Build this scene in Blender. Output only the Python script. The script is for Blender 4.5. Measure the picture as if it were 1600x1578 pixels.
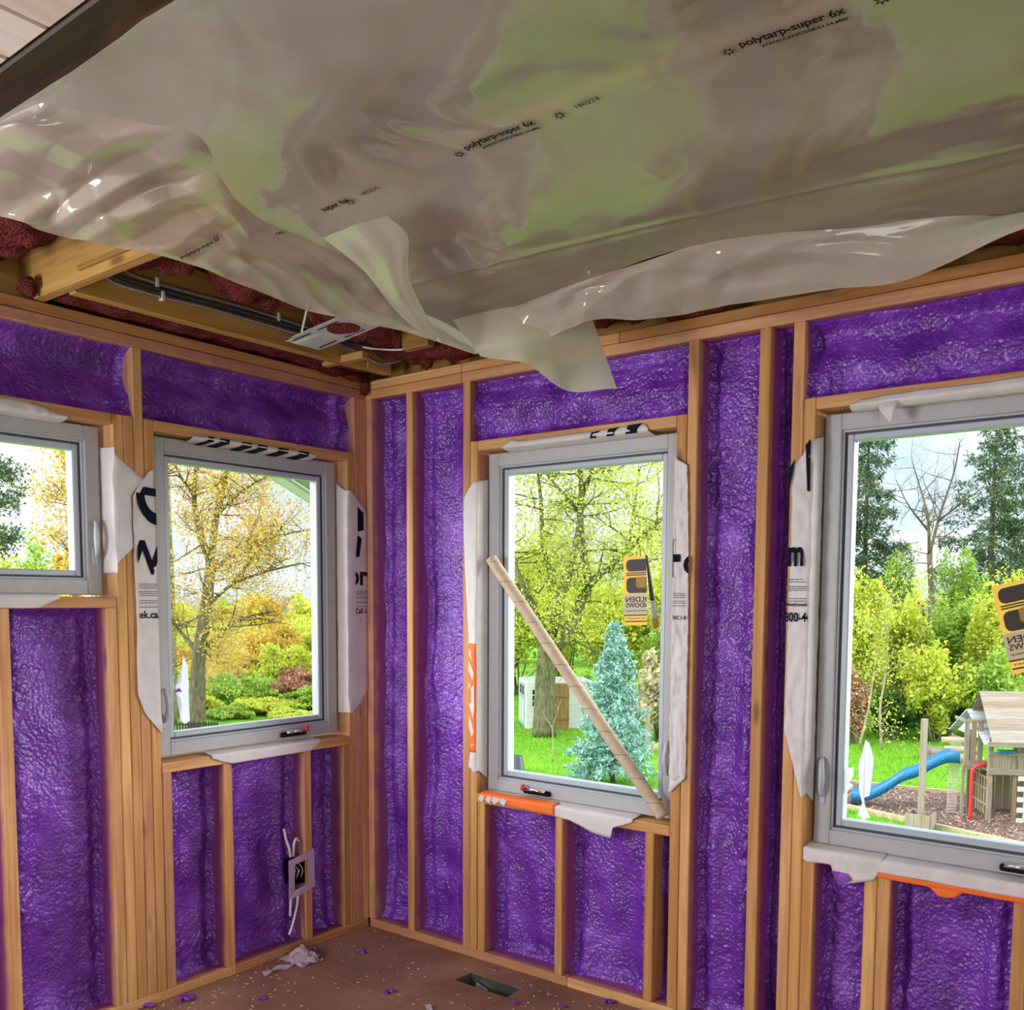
import bpy, bmesh, math, random
import numpy as np
from mathutils import Vector, Matrix

for o in list(bpy.data.objects): bpy.data.objects.remove(o)
S = bpy.context.scene
C = S.collection
random.seed(7)
RNG = np.random.default_rng(7)

# ------------------------------------------------------------------ camera
CAM = np.array([3.12777, -2.94875, 1.49918]); YAW, PIT, ROL, FPX, CX, CY = 0.663032, -0.0780715, 0.0047576, 1480.653, 800.0, 1051.728
Fv = np.array([-math.sin(YAW)*math.cos(PIT), math.cos(YAW)*math.cos(PIT), math.sin(PIT)])
_r = np.cross(Fv, [0, 0, 1]); _r /= np.linalg.norm(_r); _u = np.cross(_r, Fv)
Rv = math.cos(ROL)*_r + math.sin(ROL)*_u; Uv = -math.sin(ROL)*_r + math.cos(ROL)*_u
cd = bpy.data.cameras.new('camera'); co = bpy.data.objects.new('camera', cd); C.objects.link(co)
cd.sensor_fit = 'HORIZONTAL'; cd.sensor_width = 36.0; cd.lens = FPX/1600*36; cd.shift_y = (CY-789.0)/1600
cd.clip_start = 0.05; cd.clip_end = 500
m = Matrix.Identity(4)
for i in range(3):
    m[i][0], m[i][1], m[i][2], m[i][3] = Rv[i], Uv[i], -Fv[i], CAM[i]
co.matrix_world = m
S.camera = co

# ------------------------------------------------------------------ world: bright overcast sky
SKY = 2.6
w = bpy.data.worlds.new('sky'); S.world = w; w.use_nodes = True
nt = w.node_tree; nt.nodes.clear()
def N(tree, typ, **kw):
    n = tree.nodes.new(typ)
    for k, v in kw.items():
        if k == 'ins':
            for a, b in v.items(): n.inputs[a].default_value = b
        else: setattr(n, k, v)
    return n
tc = N(nt, 'ShaderNodeTexCoord'); sx = N(nt, 'ShaderNodeSeparateXYZ')
nt.links.new(tc.outputs['Generated'], sx.inputs[0])
mr = N(nt, 'ShaderNodeMapRange', ins={1: 0.0, 2: 1.0, 3: SKY/2.9, 4: SKY})
nt.links.new(sx.outputs['Z'], mr.inputs[0])
mp = N(nt, 'ShaderNodeMapping', ins={3: (2.2, 2.2, 6.0)}); nt.links.new(tc.outputs['Generated'], mp.inputs[0])
cn = N(nt, 'ShaderNodeTexNoise', ins={'Scale': 1.6, 'Detail': 6.0, 'Roughness': .55}); nt.links.new(mp.outputs[0], cn.inputs['Vector'])
cr_ = N(nt, 'ShaderNodeValToRGB'); nt.links.new(cn.outputs['Fac'], cr_.inputs[0])
cr_.color_ramp.elements[0].position = .38; cr_.color_ramp.elements[0].color = (.56, .72, .95, 1)
cr_.color_ramp.elements[1].position = .58; cr_.color_ramp.elements[1].color = (.93, .96, 1.0, 1)
gm = N(nt, 'ShaderNodeMapRange', ins={1: -.02, 2: .0, 3: 0.0, 4: 1.0}); nt.links.new(sx.outputs['Z'], gm.inputs[0])
mx = N(nt, 'ShaderNodeMix', data_type='RGBA'); mx.inputs[6].default_value = (.10, .13, .05, 1)
nt.links.new(gm.outputs[0], mx.inputs[0]); nt.links.new(cr_.outputs[0], mx.inputs[7])
bg = N(nt, 'ShaderNodeBackground'); nt.links.new(mx.outputs[2], bg.inputs[0]); nt.links.new(mr.outputs[0], bg.inputs[1])
ow = N(nt, 'ShaderNodeOutputWorld'); nt.links.new(bg.outputs[0], ow.inputs[0])

# soft daylight: veiled sun standing high over the roof behind the viewer
sd = bpy.data.lights.new('sun', 'SUN'); so = bpy.data.objects.new('sun', sd); C.objects.link(so)
sd.energy = 1.2; sd.angle = math.radians(30); sd.color = (1, .97, .9)
so.rotation_euler = Vector((-.25, .75, -1.0)).to_track_quat('-Z', 'Y').to_euler(); so.location = (6, -12, 14)
def soft_sun(name, d, energy, ang, col):
    l = bpy.data.lights.new(name, 'SUN'); o = bpy.data.objects.new(name, l); C.objects.link(o); l.energy = energy; l.angle = math.radians(ang); l.color = col
    o.rotation_euler = Vector(d).to_track_quat('-Z', 'Y').to_euler(); o.location = (-d[0]*10, -d[1]*10, 8)
# two added wide soft suns, strengthening the sky light through the windows
soft_sun('west_fill_sun', (1.0, .85, -.36), 4.0, 50, (1, .98, .95))
soft_sun('east_fill_sun', (-1.0, -.95, -.36), 5.5, 50, (1, .98, .95))
# added soft fill panel inside the closed room, behind the viewer
ad = bpy.data.lights.new('rear_fill', 'AREA'); ao = bpy.data.objects.new('rear_fill', ad); C.objects.link(ao)
ad.shape = 'RECTANGLE'; ad.size = 2.6; ad.size_y = 2.1; ad.energy = 90; ad.color = (1, .97, .93)
ao.location = (5.7, -4.9, 1.25); ao.rotation_euler = Vector((-.85, .75, .05)).to_track_quat('-Z', 'Z').to_euler()

# added fill panel by the left wall, behind the viewer; no window there
bd = bpy.data.lights.new('left_fill', 'AREA'); bo_ = bpy.data.objects.new('left_fill', bd); C.objects.link(bo_)
bd.shape = 'RECTANGLE'; bd.size = .85; bd.size_y = 1.2; bd.energy = 70; bd.color = (.97, .98, 1.0)
bo_.location = (.12, -3.55, 1.5); bo_.rotation_euler = Vector((.72, .70, 0)).to_track_quat('-Z', 'Z').to_euler()

S.view_settings.view_transform = 'Standard'; S.view_settings.look = 'None'
S.view_settings.exposure = 0.3; S.view_settings.gamma = 1.0
S.view_settings.use_curve_mapping = False

# ------------------------------------------------------------------ pixel helpers (real planes)
def ray(px, py): return Fv + Rv*(px-CX)/FPX - Uv*(py-CY)/FPX
def back(px, py, ax, val):
    d = ray(px, py); return CAM + d*(val-CAM[ax])/d[ax]
def at(px, py, depth): return CAM + ray(px, py)*depth
GZ = -3.0
def ground(px, py): return back(px, py, 2, GZ)
def P(wall, u, d, z): return (u, d, z) if wall == 'R' else (-d, u, z)
def onwall(wall, px, py, d=0.0):
    b = back(px, py, 1, d) if wall == 'R' else back(px, py, 0, -d)
    return (b[0], b[2]) if wall == 'R' else (b[1], b[2])

# ------------------------------------------------------------------ noise
_perm = np.random.default_rng(3).permutation(256); _perm = np.concatenate([_perm, _perm, _perm])
_grad = np.random.default_rng(5).normal(size=(256, 3)); _grad /= np.linalg.norm(_grad, axis=1)[:, None]
def pnoise(x, y, z=0.0):
    x, y, z = np.broadcast_arrays(np.asarray(x, float), np.asarray(y, float), np.asarray(z, float))
    xi, yi, zi = np.floor(x).astype(int), np.floor(y).astype(int), np.floor(z).astype(int)
    xf, yf, zf = x-xi, y-yi, z-zi
    xi &= 255; yi &= 255; zi &= 255
    f = lambda t: t*t*t*(t*(t*6-15)+10)
    u, v, w_ = f(xf), f(yf), f(zf)
    def g(a, b, c):
        h = _perm[_perm[_perm[xi+a]+yi+b]+zi+c]; G = _grad[h]
        return G[..., 0]*(xf-a)+G[..., 1]*(yf-b)+G[..., 2]*(zf-c)
    L = lambda a, b, t: a+(b-a)*t
    return 1.6*L(L(L(g(0,0,0), g(1,0,0), u), L(g(0,1,0), g(1,1,0), u), v), L(L(g(0,0,1), g(1,0,1), u), L(g(0,1,1), g(1,1,1), u), v), w_)
def fbm(x, y, z=0.0, o=3):
    s = 0; a = 1; 
    for i in range(o): s = s+a*pnoise(x*2**i+i*7.3, y*2**i, z*2**i+i*3.1); a *= .5
    return s

# ------------------------------------------------------------------ materials
def newmat(name):
    m = bpy.data.materials.new(name); m.use_nodes = True; t = m.node_tree; t.nodes.clear()
    out = N(t, 'ShaderNodeOutputMaterial'); return m, t, out
def ramp(t, fac, *stops):
    r = N(t, 'ShaderNodeValToRGB'); e = r.color_ramp.elements
    while len(e) < len(stops): e.new(.5)
    for el, (p, c) in zip(e, stops): el.position = p; el.color = (*c, 1)
    t.links.new(fac, r.inputs[0]); return r.outputs[0]
def prin(t, out, color, rough=.5, spec=.5, metal=0.0, bump=None, bstr=.3, bdist=.01):
    b = N(t, 'ShaderNodeBsdfPrincipled')
    if isinstance(color, tuple): b.inputs['Base Color'].default_value = (*color, 1)
    else: t.links.new(color, b.inputs['Base Color'])
    if isinstance(rough, float): b.inputs['Roughness'].default_value = rough
    else: t.links.new(rough, b.inputs['Roughness'])
    b.inputs['Specular IOR Level'].default_value = spec; b.inputs['Metallic'].default_value = metal
    if bump is not None:
        bm_ = N(t, 'ShaderNodeBump', ins={'Strength': bstr, 'Distance': bdist}); t.links.new(bump, bm_.inputs['Height'])
        t.links.new(bm_.outputs[0], b.inputs['Normal'])
    if out is not None: t.links.new(b.outputs[0], out.inputs[0])
    return b
def coords(t, scale=(1, 1, 1), kind='Object', rnd=True):
    c = N(t, 'ShaderNodeTexCoord'); mpg = N(t, 'ShaderNodeMapping', ins={3: scale})
    t.links.new(c.outputs[kind], mpg.inputs[0])
    if rnd:
        oi = N(t, 'ShaderNodeObjectInfo'); mu = N(t, 'ShaderNodeMath', operation='MULTIPLY', ins={1: 37.0})
        t.links.new(oi.outputs['Random'], mu.inputs[0]); cx = N(t, 'ShaderNodeCombineXYZ')
        for i in range(3): t.links.new(mu.outputs[0], cx.inputs[i])
        t.links.new(cx.outputs[0], mpg.inputs[1])
    return mpg.outputs[0]
def noise(t, vec, scale, detail=3.0, rough=.5, dist=0.0):
    n = N(t, 'ShaderNodeTexNoise', ins={'Scale': scale, 'Detail': detail, 'Roughness': rough, 'Distortion': dist})
    t.links.new(vec, n.inputs['Vector']); return n.outputs['Fac']
def mixc(t, fac, a, b):
    n = N(t, 'ShaderNodeMix', data_type='RGBA')
    if isinstance(fac, float): n.inputs[0].default_value = fac
    else: t.links.new(fac, n.inputs[0])
    for i, v in ((6, a), (7, b)):
        if isinstance(v, tuple): n.inputs[i].default_value = (*v, 1)
        else: t.links.new(v, n.inputs[i])
    return n.outputs[2]
def mth(t, op, a, b=None, clamp=False):
    n = N(t, 'ShaderNodeMath', operation=op, use_clamp=clamp)
    for i, v in ((0, a), (1, b)):
        if v is None: continue
        if isinstance(v, (int, float)): n.inputs[i].default_value = v
        else: t.links.new(v, n.inputs[i])
    return n.outputs[0]
def simple(name, col, rough=.5, spec=.5, metal=0.0, var=0.0, nscale=20.0, bstr=0.0):
    m, t, o = newmat(name)
    if var > 0 or bstr > 0:
        v = coords(t); n = noise(t, v, nscale, 4.0)
        c = ramp(t, n, (.3, tuple(x*(1-var) for x in col)), (.7, tuple(min(1, x*(1+var)) for x in col)))
        prin(t, o, c, rough, spec, metal, n if bstr > 0 else None, bstr)
    else: prin(t, o, col, rough, spec, metal)
    return m

PURPLE = (.235, .035, .46)
def wood(name, axis, dark=(.45, .205, .062), light=(.76, .455, .185), spray=True):
    m, t, o = newmat(name)
    sc = [26, 26, 26]; sc[axis] = 1.4
    v = coords(t, tuple(sc)); g = noise(t, v, 1.0, 5.0, .6, 1.2)
    sc2 = [6, 6, 6]; sc2[axis] = 1.1
    v2 = coords(t, tuple(sc2)); big = noise(t, v2, 1.0, 3.0)
    col = ramp(t, g, (.28, dark), (.5, tuple((a+b)/2 for a, b in zip(dark, light))), (.72, light))
    oi = N(t, 'ShaderNodeObjectInfo')
    hue = ramp(t, oi.outputs['Random'], (0.0, (.74, .62, .52)), (.5, (1, 1, 1)), (1.0, (1.12, 1.15, 1.22)))
    mm = N(t, 'ShaderNodeMix', data_type='RGBA', blend_type='MULTIPLY', ins={0: .75}); t.links.new(col, mm.inputs[6]); t.links.new(hue, mm.inputs[7]); col = mm.outputs[2]
    col = mixc(t, mth(t, 'MULTIPLY', ramp(t, big, (.55, (0, 0, 0)), (.75, (1, 1, 1))), .35), col, (.30, .13, .035))
    sc3 = [9, 9, 9]; sc3[axis] = 2.6
    v3 = coords(t, tuple(sc3)); vo = N(t, 'ShaderNodeTexVoronoi', ins={'Scale': 1.0, 'Randomness': 1.0}); t.links.new(v3, vo.inputs['Vector'])
    kn = ramp(t, vo.outputs['Distance'], (.06, (1, 1, 1)), (.12, (.35, .35, .35)), (.15, (0, 0, 0)))
    col = mixc(t, mth(t, 'MULTIPLY', kn, .75), col, (.10, .035, .012))
    if spray:
        at_ = N(t, 'ShaderNodeAttribute', attribute_name='depth'); ap = N(t, 'ShaderNodeAttribute', attribute_name='spray', attribute_type='OBJECT')
        vs = coords(t, (14, 14, 14)); ns = noise(t, vs, 1.0, 4.0)
        f = mth(t, 'ADD', mth(t, 'MULTIPLY', at_.outputs['Fac'], 34.0), mth(t, 'SUBTRACT', mth(t, 'MULTIPLY', ns, 1.2), 1.0), True)
        f = mth(t, 'MULTIPLY', f, ap.outputs['Fac'])
        col = mixc(t, mth(t, 'MULTIPLY', f, .85), col, (.25, .03, .27))
        tint = N(t, 'ShaderNodeAttribute', attribute_name='tint', attribute_type='OBJECT')
        ft = mth(t, 'MULTIPLY', tint.outputs['Fac'], ramp(t, ns, (.3, (.25, .25, .25)), (.7, (1, 1, 1))))
        col = mixc(t, ft, col, (.36, .10, .26))
    prin(t, o, col, .62, .3, 0.0, g, .25, .004)
    return m
WZ, WX, WY = wood('lumber_upright', 2), wood('lumber_lengthwise', 0), wood('lumber_crosswise', 1)
JOISTW = wood('joist_wood_x', 0, (.30, .15, .035), (.52, .31, .09), False)
JOISTWY = wood('joist_wood_y', 1, (.36, .19, .045), (.60, .37, .11), False)
DARKBEAM = wood('dark_beam_wood', 0, (.016, .008, .004), (.040, .020, .010), False)

def foam_mat():
    m, t, o = newmat('purple_spray_foam')
    v = coords(t, (1, 1, 1)); n1 = noise(t, v, 9.0, 3.0); n2 = noise(t, v, 85.0, 3.0, .6)
    vo = N(t, 'ShaderNodeTexVoronoi', feature='SMOOTH_F1', ins={'Scale': 95.0, 'Smoothness': .5}); t.links.new(v, vo.inputs['Vector'])
    h = mth(t, 'ADD', mth(t, 'MULTIPLY', n2, .35), mth(t, 'MULTIPLY', vo.outputs['Distance'], -1.0))
    col = ramp(t, n1, (.3, (.105, .013, .27)), (.55, (.175, .032, .43)), (.75, (.27, .085, .62)))
    prin(t, o, col, .34, .7, 0.0, h, .45, .010)
    return m
FOAM = foam_mat()

def tarp_mat():
    m, t, o = newmat('clear_polyethylene')
    v = coords(t, (1, 1, 1), rnd=False); n = noise(t, v, 7.0, 5.0, .55); n2 = noise(t, v, 30.0, 3.0, .5, 1.5)
    col = ramp(t, n, (.3, (.64, .57, .46)), (.7, (.75, .695, .59)))
    h = mth(t, 'ADD', mth(t, 'MULTIPLY', n, 1.0), mth(t, 'MULTIPLY', n2, .16))
    b = prin(t, None, col, .075, 1.0, 0.0, h, .08, .02)
    tr = N(t, 'ShaderNodeBsdfTranslucent'); tr.inputs[0].default_value = (.92, .89, .88, 1)
    mxs = N(t, 'ShaderNodeMixShader', ins={0: .48}); t.links.new(b.outputs[0], mxs.inputs[1]); t.links.new(tr.outputs[0], mxs.inputs[2])
    tp_ = N(t, 'ShaderNodeBsdfTransparent'); mx2 = N(t, 'ShaderNodeMixShader', ins={0: .10})
    t.links.new(mxs.outputs[0], mx2.inputs[1]); t.links.new(tp_.outputs[0], mx2.inputs[2])
    t.links.new(mx2.outputs[0], o.inputs[0]); return m
TARP = tarp_mat()
def glass_mat():
    m, t, o = newmat('window_glass')
    tp_ = N(t, 'ShaderNodeBsdfTransparent'); tp_.inputs[0].default_value = (.97, .99, .98, 1)
    gl = N(t, 'ShaderNodeBsdfGlossy', ins={'Roughness': .02}); fr = N(t, 'ShaderNodeFresnel', ins={0: 1.10})
    mxs = N(t, 'ShaderNodeMixShader'); t.links.new(fr.outputs[0], mxs.inputs[0]); t.links.new(tp_.outputs[0], mxs.inputs[1]); t.links.new(gl.outputs[0], mxs.inputs[2])
    t.links.new(mxs.outputs[0], o.inputs[0]); return m
GLASS = glass_mat()
VINYL = simple('shade_greyed_vinyl', (.40, .41, .43), .42, .5, 0, .04, 30)  # white frames; the grey of their shade is put into this base colour
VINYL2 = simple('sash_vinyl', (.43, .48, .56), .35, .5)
GASKET = simple('black_gasket', (.05, .055, .06), .6)
WRAP = simple('white_house_wrap', (.63, .60, .62), .55, .4, 0, .06, 14, .15)
WRAPO = simple('orange_wrap_print', (.85, .16, .015), .5, .4)
INK = simple('navy_print', (.008, .010, .024), .8, .08)
BLACK = simple('black_print', (.008, .008, .008), .7, .1)
GREYINK = simple('small_grey_print', (.16, .16, .17), .6, .3)
METAL = simple('galvanised_steel', (.66, .67, .72), .30, .5, .55, .12, 18)
DUCTM = simple('dull_duct_metal', (.42, .45, .42), .4, .5, 1.0, .2, 9)
CHROME = simple('chrome', (.7, .7, .72), .2, .5, 1.0)
RED = simple('red_plastic', (.6, .02, .03), .4)
CARD = None
def card_mat():
    m, t, o = newmat('cardboard_tube_paper')
    v = coords(t, (1, 1, 1)); n = noise(t, v, 30.0, 4.0)
    sp = N(t, 'ShaderNodeAttribute', attribute_name='seam')
    col = ramp(t, n, (.3, (.47, .37, .26)), (.7, (.60, .49, .36)))
    f = mth(t, 'LESS_THAN', mth(t, 'FRACT', sp.outputs['Fac']), .045)
    col = mixc(t, mth(t, 'MULTIPLY', f, .65), col, (.20, .13, .08))
    prin(t, o, col, .7, .3, 0, n, .1); return m
CARD = card_mat()
def floor_mat():
    m, t, o = newmat('dusty_subfloor')
    v = coords(t, (1, 1, 1), rnd=False); n = noise(t, v, 2.2, 5.0, .6); g = noise(t, coords(t, (5, 60, 5), rnd=False), 1.0, 4.0); sp = noise(t, v, 120.0, 2.0)
    col = ramp(t, n, (.3, (.155, .066, .048)), (.55, (.29, .14, .10)), (.75, (.42, .23, .165)))
    col = mixc(t, mth(t, 'MULTIPLY', g, .25), col, (.42, .24, .15))
    col = mixc(t, ramp(t, sp, (.70, (0, 0, 0)), (.76, (1, 1, 1))), col, (.5, .35, .27))
    prin(t, o, col, .75, .25, 0, g, .15, .003); return m
FLOORM = floor_mat()
def pink_mat():
    m, t, o = newmat('pink_fibreglass')
    v = coords(t, (1, 1, 1)); n = noise(t, v, 14.0, 5.0, .65); f = noise(t, v, 120.0, 3.0)
    col = ramp(t, n, (.3, (.12, .016, .014)), (.7, (.36, .085, .075)))
    prin(t, o, col, .95, .05, 0, mth(t, 'ADD', n, mth(t, 'MULTIPLY', f, 1.6)), 1.0, .03); return m
PINK = pink_mat()
CEILW = wood('white_ceiling_board', 1, (.52, .43, .38), (.66, .57, .52), False)
DECKM = simple('dark_roof_deck', (.10, .07, .05), .8, .2, 0, .3, 5)
PVC = simple('white_cable', (.72, .70, .66), .4)
BXM = simple('armoured_cable', (.42, .42, .44), .38, .5, .9)
FOAMBIT = simple('purple_foam_scrap', (.22, .05, .42), .5, .4, 0, .3, 40, .4)
def backlit(name, col, f):
    m, t, o = newmat(name); b = prin(t, None, col, .45, .4); tr = N(t, 'ShaderNodeBsdfTranslucent'); tr.inputs[0].default_value = (*col, 1); x = N(t, 'ShaderNodeMixShader', ins={0: f}); t.links.new(b.outputs[0], x.inputs[1]); t.links.new(tr.outputs[0], x.inputs[2]); t.links.new(x.outputs[0], o.inputs[0]); return m
FILM = backlit('cloudy_film', (.86, .87, .92), .6)
CHIP = simple('pale_wood_chip', (.62, .44, .32), .8)

# ------------------------------------------------------------------ object helpers
def link(o, parent=None):
    C.objects.link(o)
    if parent is not None: o.parent = parent
    return o
def tag(o, label=None, cat=None, group=None, kind=None):
    if label: o['label'] = label
    if cat: o['category'] = cat
    if group: o['group'] = group
    if kind: o['kind'] = kind
    return o
def empty(name, loc=(0, 0, 0)):
    o = bpy.data.objects.new(name, None); o.empty_display_size = .1; o.location = loc; return link(o)
def mesh_obj(name, V, F, mat, parent=None, smooth=False, origin=None):
    V = np.asarray(V, float)
    if origin is None: origin = np.array([V[:, 0].mean(), V[:, 1].mean(), V[:, 2].min()]) if parent is None else np.zeros(3)
    origin = np.asarray(origin, float)
    me = bpy.data.meshes.new(name); me.from_pydata((V-origin).tolist(), [], [tuple(int(i) for i in f) for f in F]); me.update()
    if mat is not None: me.materials.append(mat)
    if smooth: me.polygons.foreach_set('use_smooth', [True]*len(me.polygons))
    o = bpy.data.objects.new(name, me); o.location = origin
    link(o)
    if parent is not None:
        o.parent = parent; o.location = Vector(origin)-parent_world(parent)
    return o
def parent_world(p):
    v = Vector((0, 0, 0)); q = p
    while q is not None: v = v+Vector(q.location); q = q.parent
    return v
BOXF = [(0, 3, 2, 1), (4, 5, 6, 7), (0, 1, 5, 4), (1, 2, 6, 5), (2, 3, 7, 6), (3, 0, 4, 7)]
def boxV(x0, x1, y0, y1, z0, z1):
    return [(x0, y0, z0), (x1, y0, z0), (x1, y1, z0), (x0, y1, z0), (x0, y0, z1), (x1, y0, z1), (x1, y1, z1), (x0, y1, z1)]
class MB:
    def __init__(s): s.V = []; s.F = []
    def add(s, V, F):
        n = len(s.V); s.V += [tuple(v) for v in V]; s.F += [tuple(i+n for i in f) for f in F]; return s
    def box(s, x0, x1, y0, y1, z0, z1): return s.add(boxV(min(x0, x1), max(x0, x1), min(y0, y1), max(y0, y1), min(z0, z1), max(z0, z1)), BOXF)
    def beam(s, a, b, w, h, up=(0, 0, 1)):
        a, b = Vector(a), Vector(b); d = (b-a).normalized(); x = d.cross(Vector(up)).normalized(); y = x.cross(d)
        V = []
        for q in (a, b):
            for sx_, sy_ in ((-1, -1), (1, -1), (1, 1), (-1, 1)): V.append(q+x*(sx_*w/2)+y*(sy_*h/2))
        return s.add(V, BOXF)
    def tube(s, pts, rad, sides=8, cap=True):
        V, F = tube(pts, rad, sides, cap); return s.add(V, F)
    def build(s, name, mat, parent=None, smooth=False, bevel=0.0, origin=None):
        o = mesh_obj(name, s.V, s.F, mat, parent, smooth, origin)
        if bevel > 0: bev(o.data, bevel)
        return o
def bev(me, w):
    b = bmesh.new(); b.from_mesh(me); bmesh.ops.recalc_face_normals(b, faces=b.faces)
    bmesh.ops.bevel(b, geom=b.edges[:], offset=w, segments=1, affect='EDGES', clamp_overlap=True); b.to_mesh(me); b.free()
def tube(pts, rad, sides=8, cap=True):
    pts = [Vector(p) for p in pts]; n = len(pts)
    if not hasattr(rad, '__len__'): rad = [rad]*n
    V = []; F = []; x = None
    for i, p in enumerate(pts):
        d = (pts[min(i+1, n-1)]-pts[max(i-1, 0)])
        d = d.normalized() if d.length > 1e-9 else Vector((0, 0, 1))
        if x is None: x = d.orthogonal().normalized()
        else:
            x = x-d*x.dot(d); x = x.normalized() if x.length > 1e-6 else d.orthogonal().normalized()
        y = d.cross(x)
        for k in range(sides):
            a = 2*math.pi*k/sides; V.append(p+(x*math.cos(a)+y*math.sin(a))*rad[i])
    for i in range(n-1):
        for k in range(sides):
            k2 = (k+1) % sides; F.append((i*sides+k, i*sides+k2, (i+1)*sides+k2, (i+1)*sides+k))
    if cap: F.append(tuple(range(sides))[::-1]); F.append(tuple((n-1)*sides+k for k in range(sides)))
    return V, F
def catmull(pts, n):
    pts = np.asarray(pts, float); k = len(pts); out = []
    ext = np.vstack([2*pts[0]-pts[1], pts, 2*pts[-1]-pts[-2]])
    for s in np.linspace(0, k-1, n):
        i = min(int(s), k-2); t = s-i; a, b, c, d = ext[i], ext[i+1], ext[i+2], ext[i+3]
        out.append(.5*((2*b)+(-a+c)*t+(2*a-5*b+4*c-d)*t*t+(-a+3*b-3*c+d)*t**3))
    return np.array(out)
def gridF(nu, nv, off=0): return [(off+i*nv+j, off+(i+1)*nv+j, off+(i+1)*nv+j+1, off+i*nv+j+1) for i in range(nu-1) for j in range(nv-1)]

_txt = {}
def text_mesh(txt, bold=.0):
    k = (txt, bold)
    if k not in _txt:
        cu = bpy.data.curves.new('lettering', 'FONT'); cu.body = txt; cu.size = 1.0; cu.offset = bold; cu.resolution_u = 3
        ob = bpy.data.objects.new('lettering', cu); me = bpy.data.meshes.new_from_object(ob)
        V = np.zeros(len(me.vertices)*3); me.vertices.foreach_get('co', V); V = V.reshape(-1, 3)
        F = [tuple(p.vertices) for p in me.polygons]
        bpy.data.objects.remove(ob); bpy.data.curves.remove(cu); bpy.data.meshes.remove(me); _txt[k] = (V, F)
    return _txt[k]
def clip2(V, F, u0=None, u1=None, v0=None, v1=None):
    b = bmesh.new(); vs = [b.verts.new(v) for v in V]
    for f in F:
        try: b.faces.new([vs[i] for i in f])
        except ValueError: pass
    for val, n in ((u0, (1, 0, 0)), (u1, (-1, 0, 0)), (v0, (0, 1, 0)), (v1, (0, -1, 0))):
        if val is None: continue
        co_ = (val, 0, 0) if n[0] else (0, val, 0)
        bmesh.ops.bisect_plane(b, geom=b.verts[:]+b.edges[:]+b.faces[:], plane_co=co_, plane_no=n, clear_inner=True)
    b.verts.index_update(); V2 = np.array([v.co[:] for v in b.verts]) if b.verts else np.zeros((0, 3)); F2 = [tuple(v.index for v in f.verts) for f in b.faces]; b.free()
    return V2, F2
def wall_print(wall, parent, items, mat, d=-.009, clip=(None, None, None, None), name='lettering', bend=None):
    """items: (text, u, z, height, bold, xscale) or ('poly', [(u,z)...])"""
    mb = MB()
    for it in items:
        if it[0] == 'poly':
            V = np.array([(a, b, 0) for a, b in it[1]]); F = [tuple(range(len(V)))]
        else:
            V, F = text_mesh(it[0], it[4]); V = V.copy(); V[:, 0] = V[:, 0]*it[3]*it[5]/.7+it[1]; V[:, 1] = V[:, 1]*it[3]/.7+it[2]; V[:, 2] = 0
        V, F = clip2(V, F, *clip)
        if len(V): mb.add([P(wall, a, d if bend is None else d+bend(a, b), b) for a, b, _ in V], F)
    if mb.V: return mb.build(name, mat, parent)

# ------------------------------------------------------------------ framed walls
H = 2.446; PL = .038; ZT = H-2*PL; HB = 2.092; HT = 2.13; DEP = .14
def wall_shell(name, wall, u0, u1, openings, label):
    mb = MB(); us = sorted({u0, u1, *[v for o in openings for v in o[:2]]})
    def bx(a, b, z0, z1):
        p, q = P(wall, a, DEP, z0), P(wall, b, DEP+.016, z1); mb.box(p[0], q[0], p[1], q[1], z0, z1)
    for a, b in zip(us[:-1], us[1:]):
        op = [o for o in openings if o[0] <= a+1e-6 and o[1] >= b-1e-6]
        if op: bx(a, b, -.3, op[0][2]); bx(a, b, op[0][3], H+.3)
        else: bx(a, b, -.3, H+.3)
    o = mb.build(name, simple(name+'_sheathing', (.40, .30, .18), .8), None, origin=(0, 0, 0)); tag(o, label, 'wall', kind='structure'); return o
wallR = wall_shell('wall_right', 'R', -.14, 3.6, [(.643, 1.536, .70, HB), (2.019, 2.912, .70, HB)], 'open framed wall of pine studs and purple spray foam right of the corner')
wallL = wall_shell('wall_left', 'L', -3.2, .14, [(-1.028, -.112, .891, HB), (-2.10, -1.186, 1.50, HB)], 'open framed wall of pine studs and purple spray foam left of the corner')
PLASTER = simple('plain_plaster', (.62, .58, .54), .8, .2)
for nm, a, lab in (('wall_rear', (-.14, 6.3, -5.75, -5.6, -.02, 2.8), 'plain plastered wall behind the viewer'), ('wall_side', (6.2, 6.35, -5.6, .14, -.02, 2.8), 'plain plastered wall far right of the playhouse window')):
    o = MB().box(*a).build(nm, PLASTER); tag(o, lab, 'wall', kind='structure')
o = MB().box(-.16, -.14, -5.6, -3.2, -.02, 2.8).build('wall_far_left', PLASTER); tag(o, 'plain plastered wall left of the viewer', 'wall', kind='structure')
o = MB().box(3.6, 6.3, .14, .16, -.02, 2.8).build('wall_far_right', PLASTER); tag(o, 'plain plastered wall right of the playhouse window', 'wall', kind='structure')
PAR = {'R': wallR, 'L': wallL}
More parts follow.
